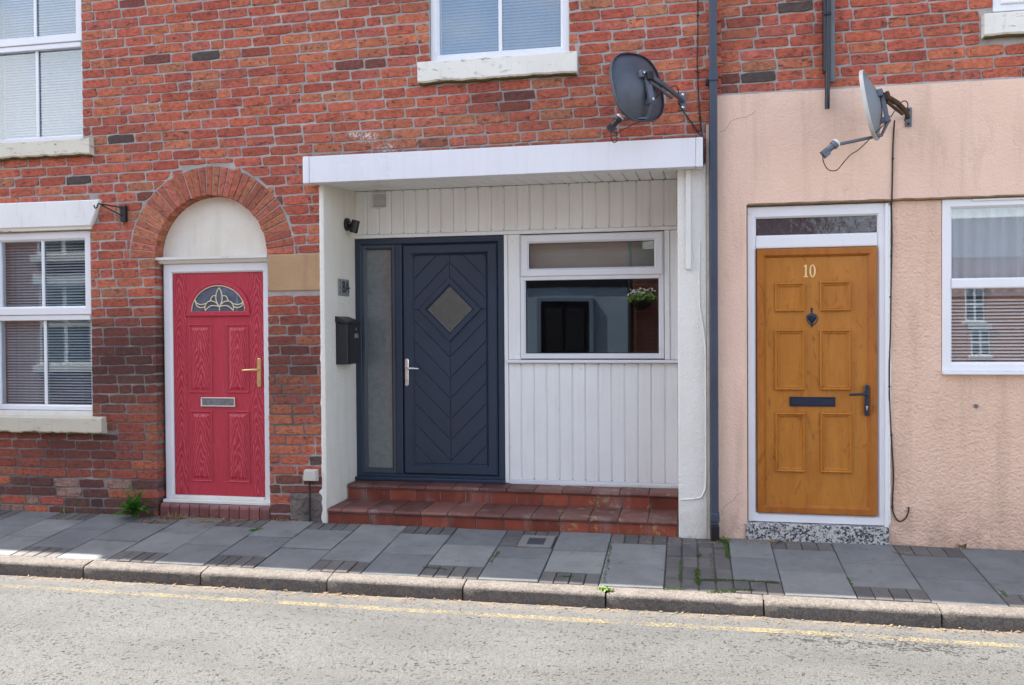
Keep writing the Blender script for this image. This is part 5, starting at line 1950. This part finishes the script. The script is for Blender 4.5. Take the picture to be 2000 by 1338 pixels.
# satellite dishes
def dish(label, cu, cv, yd, yaw, pitch, roll_, sw, sh, mount_uv, mount_y, lnb_uv, lnb_y, mat, rim_mat, solid, cable_end):
    x, z = at(cu, cv, yd)
    t = thing('satellite_dish', label, 'satellite dish', (x, mount_y, z))
    # dish axis +z local points at the sky; built then turned
    ax = Vector((-math.cos(yaw) * math.cos(pitch), math.sin(yaw) * math.cos(pitch), math.sin(pitch)))
    zq = ax.to_track_quat('Z', 'Y').to_matrix().to_4x4()
    # keep local y as 'up' of the dish
    upv = (Vector((0, 0, 1)) - ax * ax.z).normalized()
    rt = upv.cross(ax)
    R4 = Matrix(((rt.x, upv.x, ax.x, x), (rt.y, upv.y, ax.y, yd), (rt.z, upv.z, ax.z, z), (0, 0, 0, 1))) @ Matrix.Rotation(roll_, 4, 'Z')
    m = M()
    rings_, seg = 8, 40
    dep = .095 if not solid else .075

    def prof(f): return dep * f * f - dep
    for sd, off in ((1, .0), (-1, -.004)):
        b = len(m.v)
        m.v.append(R4 @ Vector((0, 0, prof(0) + off)))
        for i in range(1, rings_ + 1):
            f_ = i / rings_
            for k in range(seg):
                a = 2 * math.pi * k / seg
                # rounded-square outline of a mini dish
                e = 1 + .045 * math.cos(4 * a + math.pi)
                m.v.append(R4 @ Vector((sw * f_ * e * math.cos(a), sh * f_ * e * math.sin(a), prof(f_) + off)))
        for k in range(seg):
            k2 = (k + 1) % seg
            tri = (b, b + 1 + k, b + 1 + k2)
            m.f.append(tri if sd > 0 else tri[::-1])
            for i in range(rings_ - 1):
                q = (b + 1 + i * seg + k, b + 1 + (i + 1) * seg + k, b + 1 + (i + 1) * seg + k2, b + 1 + i * seg + k2)
                m.f.append(q if sd > 0 else q[::-1])
    refl = obj('reflector', m, mat, t, smooth='all')
    rim = M()
    pts = []
    for k in range(seg):
        a = 2 * math.pi * k / seg
        e = 1 + .045 * math.cos(4 * a + math.pi)
        for (dr_, dz_) in ((0, .0), (.006, .004), (.010, -.004), (.008, -.020), (.004, -.021), (.002, -.006)):
            rim.v.append(R4 @ Vector(((sw * e + dr_) * math.cos(a), (sh * e + dr_) * math.sin(a), dz_)))
    for k in range(seg):
        k2 = (k + 1) % seg
        for q in range(6):
            q2 = (q + 1) % 6
            rim.f.append((k * 6 + q, k2 * 6 + q, k2 * 6 + q2, k * 6 + q2))
    obj('rim', rim, rim_mat, refl, smooth=True)
    # back bracket: vertical channel plus clamp
    bk = M()
    bk.obox(R4, -.022, .022, -sh * .62, sh * .30, -dep - .032, -dep - .006)
    bk.obox(R4, -.055, .055, sh * .12, sh * .32, -dep - .028, -dep + .004)
    bk.obox(R4, -.016, .016, -sh * .60, -sh * .45, -dep - .04, -.03)
    brk = obj('bracket', bk, BRACKET, t, bevel=.003)
    bl = M()
    for (bx_, by_) in ((-.035, sh * .22), (.035, sh * .22), (0, -sh * .52)):
        bl.lathe([(.009, 0), (.009, .008), (.004, .011)], R4 @ Matrix.Translation((bx_, by_, -dep - .032)) @ Matrix.Rotation(math.pi, 4, 'X'), 10)
    obj('bolt', bl, CHROME, brk)
    # wall mount
    mx, mz = at(*mount_uv, mount_y)
    wp = M().box(mx - .022, mx + .022, mount_y - .006, mount_y, mz - .065, mz + .065)
    plate = obj('wall_plate', wp, BRACKET, t, bevel=.004)
    b2 = M()
    for q in (-.045, .045):
        b2.lathe([(.009, 0), (.009, .007), (.004, .010)], Matrix.Translation((mx, mount_y - .006, mz + q)) @ Matrix.Rotation(math.pi / 2, 4, 'X'), 10)
    obj('bolt', b2, CHROME if solid == 0 else RUST, plate)
    cl = R4 @ Vector((0, sh * .16, -dep - .03))
    clow = R4 @ Vector((0, -sh * .02, -dep - .035))
    elbow = Vector((mx - .045, mount_y - .12, mz + .015))
    arm = M()
    arm.tube([(mx, mount_y - .003, mz), tuple(elbow), tuple((elbow + cl) / 2 + Vector((.01, -.01, .0))), tuple(cl)], [.014, .016, .018, .018], 12)
    arm.tube([tuple(elbow + Vector((-.03, -.05, -.03))), tuple(clow)], .011, 8)
    obj('mount_arm', arm, RUST if solid else BRACKET, t, smooth=True)
    lc = M()
    lc.obox(R4, -.024, .024, .0, sh * .24, -dep - .062, -dep - .030)
    obj('clamp', lc, RUST if solid else BLACKMETAL, t, bevel=.006)
    # feed arm and LNB
    lx, lz = at(*lnb_uv, lnb_y)
    lp3 = Vector((lx, lnb_y, lz))
    foot = R4 @ Vector((0, -sh * .93, -.045))
    back = R4 @ Vector((0, -sh * .55, -dep - .03))
    d = (foot - lp3).normalized()
    fa = M().tube([tuple(back), tuple(foot), tuple(foot + (lp3 - foot) * .5), tuple(lp3 + d * .035)], .011, 6)
    fao = obj('feed_arm', fa, BRACKET, t)
    # LNB looks at the dish centre
    tgt = R4 @ Vector((0, -.02, -dep))
    ld = (tgt - lp3).normalized()
    lm = Matrix.Translation(lp3 - ld * .03) @ ld.to_track_quat('Z', 'Y').to_matrix().to_4x4()
    ln = M().lathe([(.018, -.055), (.021, -.05), (.021, .018), (.028, .024), (.028, .048)], lm, 16)
    ln.obox(lm, -.020, .020, -.030, .022, -.062, -.022)
    lnb = obj('lnb', ln, BLACK if not solid else BRACKET, t, smooth=True)
    obj('lnb_cap', M().lathe([(.029, .048), (.030, .056), (.022, .066), (.004, .070)], lm, 16), LNBCAP, lnb, smooth=True)
    # loop of coax under the LNB
    a0 = lm @ Vector((0, 0, -.06))
    if solid:
        loop = [a0, a0 + Vector((.005, 0, -.05)), a0 + Vector((.035, 0, -.10)), a0 + Vector((.085, 0, -.105)), a0 + Vector((.125, 0, -.06)), a0 + Vector((.17, 0, -.01)), a0 + Vector((.235, 0, .035)), back]
    else:
        loop = [a0 + Vector((.01, 0, 0)), a0 + Vector((.012, 0, -.05)), a0 + Vector((.03, 0, -.085)), a0 + Vector((.055, 0, -.07)), a0 + Vector((.06, 0, -.02)), foot]
    obj('coax', M().tube(smooth_path(loop), .0032, 6), CABLEBROWN, lnb, smooth='all')
    tail = [back, elbow + Vector((-.03, -.02, .055)), elbow + Vector((.01, -.02, .04)), Vector((mx - .03, mount_y - .03, mz - .03))]
    obj('coax', M().tube(smooth_path(tail), .0034, 6), CABLE, t, smooth='all')
    return t


def smooth_path(P_, n=8):
    P_ = [Vector(p) for p in P_]
    out = []
    for i in range(len(P_) - 1):
        p0 = P_[max(i - 1, 0)]; p1 = P_[i]; p2 = P_[i + 1]; p3 = P_[min(i + 2, len(P_) - 1)]
        for s in range(n):
            t = s / n
            out.append(.5 * ((2 * p1) + (-p0 + p2) * t + (2 * p0 - 5 * p1 + 4 * p2 - p3) * t * t + (-p0 + 3 * p1 - 3 * p2 + p3) * t ** 3))
    out.append(P_[-1])
    return out


dish('dark grey perforated satellite dish on the brickwork over the canopy', 1243, 172, -.30, math.radians(44), math.radians(-9), math.radians(-6), .235, .245, (1334, 198), -.006, (1207, 234), -.36, DISHMESH, DISHMESH, 0, None)
dish('pale grey satellite dish with rusty bracket on the pink render', 1696, 207, -.32, math.radians(20), math.radians(-10), math.radians(2), .19, .228, (1774, 229), PY - .004, (1628, 284), -.40, DISHGREY, DISHRIM, 1, None)


def cable(label, uvy, r, mat, clips=()):
    pts = []
    for u, v, y in uvy:
        x, z = at(u, v, y); pts.append((x, y, z))
    t = thing('cable', label, 'cable', pts[-1])
    obj('flex', M().tube(smooth_path(pts), r, 8), mat, t, smooth='all')
    for (u, v, y) in clips:
        x, z = at(u, v, y)
        obj('clip', M().box(x - .008, x + .008, y - .006, y + .008, z - .005, z + .005), mat, t, bevel=.002)
    return t


cable('black cable from the pale dish down the pink wall beside the oak door', [(1747, 236, -.10), (1746, 250, -.03), (1744, 290, -.022), (1743, 340, -.022), (1742, 388, -.022), (1741, 398, .004), (1742, 470, .004), (1740, 560, .004), (1739, 640, .004), (1737, 720, .004), (1738, 800, .004), (1742, 870, .003), (1745, 930, .003), (1743, 985, .003), (1746, 1005, .001), (1756, 1018, .0), (1768, 1013, .0), (1774, 1000, .002), (1775, 990, .008)],
      .0052, CABLEBROWN, ((1744, 310, -.02), (1741, 398, .006), (1741, 500, .006), (1739, 580, .006), (1737, 755, .006), (1741, 850, .006), (1743, 990, .004)))
cable('thin black cable running down the brickwork beside the downpipe', [(1363, -20, -.008), (1363, 60, -.008), (1362, 120, -.008), (1364, 180, -.008), (1367, 225, -.009), (1371, 262, -.012), (1374, 290, -.020), (1375, 322, -.022)], .004, CABLE, ((1363, 30, -.006), (1362, 140, -.006), (1367, 230, -.006)))
cable('black cable slanting from the dark dish bracket to the canopy corner', [(1326, 200, -.04), (1333, 215, -.03), (1345, 232, -.014), (1358, 250, -.012), (1366, 262, -.016), (1372, 276, -.040), (1375, 300, -.045)], .0046, CABLE)
# junction box and its cable at the foot of the wall
jb = thing('junction_box', 'small grey white junction box with black cable at the foot of the brick wall', 'junction box', (at(604, 930, 0)[0], 0, .3))
x0, x1, z0, z1 = uvrect(590, 917, 619, 941, -.04)
jm = M()
jm.v = [Vector(p) for p in ((x0, .0, z0), (x1, .0, z0), (x1 - .004, .0, z1), (x0 + .006, .0, z1), (x0 + .010, -.05, z0 + .006), (x1 - .008, -.05, z0 + .006), (x1 - .016, -.045, z1 - .008), (x0 + .016, -.045, z1 - .008))]
jm.f = [(4, 5, 6, 7), (0, 1, 5, 4), (1, 2, 6, 5), (2, 3, 7, 6), (3, 0, 4, 7), (3, 2, 1, 0)]
obj('box', jm, BOXWHITE, jb, bevel=.004)
cp = [at(605, 940, -.02), at(606, 965, -.02), at(606, 990, -.02), at(605, 1012, -.03), at(604, 1021, -.03)]
obj('flex', M().tube(smooth_path([(p[0], -.026, p[1]) for p in cp]), .007, 8), CABLE, jb, smooth='all')
# basket bracket
bb = thing('basket_bracket', 'empty black iron basket bracket on the brick beside the flared lintel', 'bracket', (at(240, 417, 0)[0], 0, 2.4))
x0, x1, z0, z1 = uvrect(235.5, 402, 246.5, 433, -.02)
obj('back_plate', M().box(x0, x1, -.030, .0, z0, z1), BLACKMETAL, bb, bevel=.003)
xa = (x0 + x1) / 2
arm = M()
tip = (xa - .125, -.16, z1 + .002)
arm.tube([(xa, -.025, z1 - .018), tip], .0055, 8)
arm.tube([(xa, -.025, z0 + .045), (xa - .112, -.145, z1 - .006)], .0050, 8)
hk = smooth_path([tip, (tip[0] - .006, tip[1] - .002, tip[2] - .016), (tip[0] - .010, tip[1] - .006, tip[2] - .033), (tip[0] - .020, tip[1] - .010, tip[2] - .036), (tip[0] - .026, tip[1] - .014, tip[2] - .024), (tip[0] - .026, tip[1] - .014, tip[2] - .012)])
arm.tube(hk, .0055, 8)
obj('hook_arm', arm, BLACKMETAL, bb, smooth=True)
# post box on the porch reveal (faces into the porch)
X_R = RX0 + .0055


def on_reveal(u, v):
    d = ROT @ Vector(((u - CX) / F_PX, 1, -(v - CY) / F_PX))
    t = X_R / d.x
    return CAM.y + t * d.y, CAM.z + t * d.z


yb0, zb0 = on_reveal(656, 712); yb1 = yb0 + .27
zb1 = on_reveal(656, 630)[1]
post = thing('post_box', 'black wall mounted post box on the white porch reveal under the number plate', 'post box', (X_R, (yb0 + yb1) / 2, zb0))
PD = .098
obj('body', M().add([(X_R, yb0, zb0), (X_R, yb1, zb0), (X_R, yb1, zb1), (X_R, yb0, zb1), (X_R + PD, yb0 + .004, zb0), (X_R + PD, yb1 - .004, zb0), (X_R + PD, yb1 - .004, zb1 - .01), (X_R + PD, yb0 + .004, zb1 - .01)],
    [(0, 3, 2, 1), (4, 5, 6, 7), (0, 4, 7, 3), (1, 2, 6, 5), (3, 7, 6, 2), (0, 1, 5, 4)]), BLACK, post, bevel=.008, seg=3)
lid = M().add([(X_R, yb0 - .010, zb1 + .004), (X_R, yb1 + .010, zb1 + .004), (X_R, yb1 + .010, zb1 + .052), (X_R, yb0 - .010, zb1 + .052), (X_R + PD + .012, yb0 - .010, zb1 - .012), (X_R + PD + .012, yb1 + .010, zb1 - .012), (X_R + PD + .012, yb1 + .010, zb1 + .006), (X_R + PD + .012, yb0 - .010, zb1 + .006)],
    [(0, 3, 2, 1), (4, 5, 6, 7), (0, 4, 7, 3), (1, 2, 6, 5), (3, 7, 6, 2), (0, 1, 5, 4)])
obj('lid', lid, BLACK, post, bevel=.005)
ym_ = (yb0 + yb1) / 2 + .06
obj('lock', M().lathe([(.008, 0), (.008, .005)], Matrix.Translation((X_R + PD - .001, ym_, zb1 - .055)) @ Matrix.Rotation(math.pi / 2, 4, 'Y'), 12), CHROME, post)
nw_ = M()
nw_.box(X_R + PD, X_R + PD + .004, ym_ - .035, ym_ + .035, zb1 - .125, zb1 - .090)
obj('name_holder', nw_, NICKEL, post, bevel=.002)
# number plate 8A
yp0, zp0 = on_reveal(660, 577); yp1 = on_reveal(681, 577)[0]; zp1 = on_reveal(660, 544)[1]
npl = thing('number_plate', 'brushed grey 8A number plate on the white porch reveal', 'number plate', (X_R, (yp0 + yp1) / 2, zp0))
obj('plate', M().box(X_R, X_R + .006, yp0, yp1, zp0, zp1), PLATE, npl, bevel=.001)


def text_mesh(body, size, ext):
    cu_ = bpy.data.curves.new('lettering', 'FONT')
    cu_.body = body; cu_.size = size; cu_.extrude = ext; cu_.align_x = 'CENTER'; cu_.align_y = 'CENTER'
    o = bpy.data.objects.new('lettering_tmp', cu_)
    C.objects.link(o)
    bpy.context.view_layer.update()
    me = bpy.data.meshes.new_from_object(o.evaluated_get(bpy.context.evaluated_depsgraph_get()))
    vs_ = [v.co.copy() for v in me.vertices]; fs = [tuple(p.vertices) for p in me.polygons]
    bpy.data.objects.remove(o); bpy.data.meshes.remove(me); bpy.data.curves.remove(cu_)
    return vs_, fs


tv, tf = text_mesh('8A', .135, .0012)
tm = M()
yc = yp0 + (yp1 - yp0) * .66; zc_ = (zp0 + zp1) / 2
tm.add([Vector((X_R + .0075 + p.z, yc + p.x * .95, zc_ + p.y)) for p in tv], tf)
obj('lettering', tm, BLACK, npl)
mk = M()
for q in (.0, .05, -.04): mk.box(X_R + .0061, X_R + .0068, yp0 + .025, yp0 + .05, zc_ + q - .012, zc_ + q + .012)
obj('small_mark', mk, simple('etched_mark', (.22, .22, .23), .5), npl)
obj('screw', M().lathe([(.006, 0), (.005, .006)], Matrix.Translation((X_R, yp1 + .02, zc_)) @ Matrix.Rotation(math.pi / 2, 4, 'Y'), 8), BLACKMETAL, npl)
# spot lamp on the reveal
ys, zs = on_reveal(676, 440)
sp = thing('wall_lamp', 'black cylindrical spot lamp on the white porch reveal above the number plate', 'lamp', (X_R, ys, zs))
obj('base', M().lathe([(.052, 0), (.054, .008), (.050, .026), (.03, .032)], Matrix.Translation((X_R, ys, zs + .006)) @ Matrix.Rotation(math.pi / 2, 4, 'Y'), 24), BLACK, sp, smooth=True)
obj('knuckle', M().tube([(X_R + .028, ys, zs), (X_R + .062, ys, zs - .006)], .012, 10), BLACK, sp)
hd_ = Matrix.Translation((X_R + .075, ys, zs - .010)) @ Matrix.Rotation(math.radians(14), 4, 'Y')
obj('lamp_head', M().lathe([(.030, .05), (.034, .047), (.034, -.052), (.031, -.055), (.028, -.048)], hd_, 24), BLACK, sp, smooth=True)
obj('fixing_screw', M().lathe([(.004, 0), (.004, .004)], Matrix.Translation((X_R + .03, ys - .02, zs + .012)) @ Matrix.Rotation(math.pi / 2, 4, 'Y'), 8), CHROME, sp)
# vent cover peg on the pink wall
vx, vz = at(1906, 793, PY2)
tag(obj('wall_plug', M().lathe([(.014, 0), (.013, .012), (.008, .018)], Matrix.Translation((vx, PY2 - .0, vz)) @ Matrix.Rotation(math.pi / 2, 4, 'X'), 12), GREYPIPE, smooth=True), 'small grey plug in the pink roughcast below the window', 'plug')

# stop tap cover in the pavement
cv = thing('stop_tap_cover', 'small dark stop tap cover in a concrete surround set in the pavement', 'access cover', (-1.065, -.255, -.024))
x0, x1, y0, y1 = COVER


def onp(x, y, dz): return Vector((x, y, y * SL + dz))


sm = M()
i_ = .06
ring_pts = [[(x0, y1), (x1, y1), (x1, y0), (x0, y0)], [(x0 + i_, y1 + i_ * .8), (x1 - i_, y1 + i_ * .8), (x1 - i_, y0 - i_ * .8), (x0 + i_, y0 - i_ * .8)]]
sm.v = [onp(x, y, -.05) for x, y in ring_pts[0]] + [onp(x, y, .006) for x, y in ring_pts[0]] + [onp(x, y, .006) for x, y in ring_pts[1]] + [onp(x, y, -.02) for x, y in ring_pts[1]]
for l in range(3):
    for i in range(4):
        j = (i + 1) % 4
        sm.f.append((l * 4 + i, l * 4 + j, l * 4 + 4 + j, l * 4 + 4 + i))
obj('surround', sm, slab_mat('pale_concrete_surround', (.22, .21, .195), (.16, .15, .14)), cv, bevel=.003)
lm_ = M()
a, b, c, d = x0 + i_ + .003, x1 - i_ - .003, y0 - i_ * .8 - .003, y1 + i_ * .8 + .003
lm_.v = [onp(a, d, -.02), onp(b, d, -.02), onp(b, c, -.02), onp(a, c, -.02), onp(a, d, .004), onp(b, d, .004), onp(b, c, .004), onp(a, c, .004)]
lm_.f = [(4, 5, 6, 7), (0, 1, 5, 4), (1, 2, 6, 5), (2, 3, 7, 6), (3, 0, 4, 7)]
obj('lid', lm_, IRON, cv, bevel=.002)

# ================================================================== weeds, moss, dry grass
rp_ = random.Random(23)


def leaf_geo(base, az, length, width, rise, droop, lobes=0, r=rp_):
    m = M()
    n = 7
    d = Vector((math.cos(az), math.sin(az), 0)); sd = Vector((-d.y, d.x, 0))
    pts = []
    for i in range(n + 1):
        t = i / n
        p = Vector(base) + d * length * (t * math.cos(rise) + .05 * t * t) + Vector((0, 0, length * (t * math.sin(rise) - droop * t * t)))
        w = width * math.sin(math.pi * min(1, t * .92 + .06)) ** .7
        if lobes and i % 2: w *= .55
        cup = .25 * w
        m.v += [p - sd * w + Vector((0, 0, cup)), p, p + sd * w + Vector((0, 0, cup))]
    for i in range(n):
        for q in (0, 1): m.f.append((i * 3 + q, i * 3 + q + 1, i * 3 + q + 4, i * 3 + q + 3))
    return m


def ground_pt(u, v):
    d = ROT @ Vector(((u - CX) / F_PX, 1, -(v - CY) / F_PX))
    t = (SL * CAM.y - CAM.z) / (d.z - SL * d.y)
    p = CAM + d * t
    return Vector((p.x, min(p.y, -.012), min(p.y, -.012) * SL))


bp_ = ground_pt(250, 1016); bp_.y = -.05; bp_.z = -.004
weed = thing('weed_plant', 'leafy green weed growing tall against the brick wall left of the red doorstep', 'weed', bp_)
for i in range(34):
    az = rp_.uniform(math.pi * .95, math.pi * 2.05)
    L_ = rp_.uniform(.11, .23)
    obj('leaf', leaf_geo(bp_ + Vector((rp_.uniform(-.035, .035), rp_.uniform(-.015, .015), rp_.uniform(0, .06))), az, L_, rp_.uniform(.017, .032), rp_.uniform(.25, 1.35), rp_.uniform(.15, .5), 1), LEAF, weed, smooth='all')
stm = M(); sprig = M()
for i in range(9):
    h = rp_.uniform(.16, .27); a = rp_.uniform(-1, 1)
    top = bp_ + Vector((a * .09, rp_.uniform(-.06, .01), h))
    path = smooth_path([bp_ + Vector((rp_.uniform(-.03, .03), 0, 0)), bp_ + Vector((a * .04, -.01, h * .5)), top], 5)
    stm.tube([tuple(p) for p in path], .0022, 5)
    for k in range(9):
        p = path[rp_.randint(4, len(path) - 1)]
        sprig.join(leaf_geo(p, rp_.uniform(0, 6.28), rp_.uniform(.018, .04), rp_.uniform(.004, .008), rp_.uniform(.0, 1.2), .3))
obj('stem', stm, LEAF2, weed); tag(obj('sprigs', sprig, LEAF2, weed), kind='stuff')


def small_weed(label, u, v, n, ln, wd, mat, rise=(.1, .9), y=None):
    p = ground_pt(u, v)
    if y is not None: p.y = y; p.z = y * SL
    m = M()
    for i in range(n):
        m.join(leaf_geo(p + Vector((rp_.uniform(-.02, .02), rp_.uniform(-.012, .012), .0)), rp_.uniform(0, 6.28), rp_.uniform(.5, 1.1) * ln, wd * rp_.uniform(.6, 1.1), rp_.uniform(*rise), rp_.uniform(.1, .6), 1))
    return tag(obj('weed_plant', m, mat, smooth='all'), label, 'weed')


small_weed('small green weed flat on the slabs before the red doorstep', 500, 1035, 22, .075, .010, LEAF, (.05, .5))
small_weed('tiny yellow green weed at the brick wall foot below the stone sill', 118, 1004, 14, .05, .008, LEAF2, (.3, 1.2), -.03)
small_weed('small grassy weed at the foot of the downpipe', 1416, 1066, 26, .075, .006, LEAF, (.4, 1.3), -.10)
small_weed('dry little weed at the foot of the pink wall below the window', 1888, 1080, 16, .055, .007, leaf_mat('ochre_leaf', (.16, .12, .03), (.25, .17, .05)), (.4, 1.3), -.02)
small_weed('bright green weed on the kerb edge below the white cladding', 1180, 1150, 24, .05, .008, LEAF2, (.05, .4))


def moss_strip(pts, n, r, spread):
    m = M()
    P_ = [ground_pt(u, v) for u, v in pts]
    for i in range(n):
        k = rp_.randrange(len(P_) - 1); t = rp_.random()
        p = P_[k].lerp(P_[k + 1], t) + Vector((rp_.gauss(0, spread), rp_.gauss(0, spread * .6), .0))
        p.z = p.y * SL if p.y > -1.0 else -.097
        s = r * rp_.uniform(.5, 1.3)
        a = rp_.uniform(0, 6.28)
        tip = p + Vector((rp_.uniform(-.5, .5) * s, rp_.uniform(-.5, .5) * s, s * rp_.uniform(.6, 1.4)))
        q = [p + Vector((math.cos(a + 2.1 * j) * s * .6, math.sin(a + 2.1 * j) * s * .6, 0)) for j in range(3)]
        m.add(q + [tip], [(0, 1, 3), (1, 2, 3), (2, 0, 3)])
    return m


ms = M()
for pts, n, r, sp_ in (([(1330, 1090), (1328, 1135)], 130, .007, .007), ([(1362, 1112), (1362, 1140)], 220, .008, .008), ([(1362, 1132), (1440, 1134), (1520, 1138)], 420, .007, .008),
                       ([(1418, 1058), (1421, 1090)], 200, .008, .009), ([(1387, 1080), (1392, 1128)], 60, .006, .006), ([(1365, 1082), (1364, 1086)], 40, .008, .01),
                       ([(1300, 1150), (1340, 1150)], 130, .006, .010), ([(1385, 1156), (1470, 1152)], 260, .007, .012), ([(958, 1100), (975, 1078)], 110, .007, .006),
                       ([(1194, 1062), (1180, 1140)], 120, .006, .006), ([(825, 1108), (872, 1112)], 90, .006, .006), ([(1090, 1126), (1120, 1127)], 70, .006, .006),
                       ([(1655, 1130), (1663, 1142)], 60, .006, .006), ([(1954, 1152), (1968, 1166)], 60, .006, .006), ([(660, 1024), (1310, 1047)], 300, .004, .008), ([(1170, 1150), (1195, 1152)], 120, .007, .010)):
    ms.join(moss_strip(pts, n, r, sp_))
tag(obj('moss', ms, MOSS), 'green moss growing along the joints of the pavers', 'moss', kind='stuff')

dg = M()


def straw(u, v, n, ln, spread, lift=.3, y=None):
    for i in range(n):
        p = ground_pt(u + rp_.gauss(0, spread), v + rp_.gauss(0, spread * .12))
        if y is not None: p.y = y + rp_.uniform(-.03, .0); p.z = p.y * SL
        p.z += .003
        a = rp_.uniform(0, 6.28)
        L_ = ln * rp_.uniform(.4, 1.2)
        d = Vector((math.cos(a), math.sin(a) * .5 - .1, rp_.uniform(0, lift))).normalized()
        w = Vector((-d.y, d.x, .3)).normalized() * .002
        q = p + d * L_ * .55; e = p + d * L_ + Vector((0, 0, -.15 * L_))
        dg.add([p - w, p + w, q + w, q - w, e], [(0, 1, 2, 3), (3, 2, 4)])


straw(345, 1012, 130, .07, 14, .9); straw(300, 1018, 110, .045, 18); straw(430, 1018, 220, .05, 40); straw(395, 1020, 50, .04, 25)
straw(560, 1016, 80, .05, 16, .6); straw(1500, 1057, 70, .10, 28, .08); straw(1410, 1056, 40, .09, 16, .1); straw(120, 1012, 50, .035, 30); straw(1320, 1060, 40, .04, 50); straw(1755, 1080, 20, .04, 10)
straw(440, 1000, 10, .15, 4, 2.5)
# curb-side chaff
for i in range(260):
    u = rp_.uniform(0, 2000)
    x = -4.6 + 6.6 * rp_.random(); y = -1.13 - abs(rp_.gauss(0, .035))
    p = Vector((x, y, road_z(y) + .007)); a = rp_.uniform(0, 6.28); L_ = rp_.uniform(.008, .03)
    d = Vector((math.cos(a), math.sin(a), .1)); w = Vector((-d.y, d.x, 0)) * rp_.uniform(.0012, .004)
    dg.add([p - w, p + w, p + d * L_ + w, p + d * L_ - w], [(0, 1, 2, 3)])
tag(obj('dry_grass', dg, DRY), 'dry straw and dead grass scattered at the foot of the walls', 'dry grass', kind='stuff')
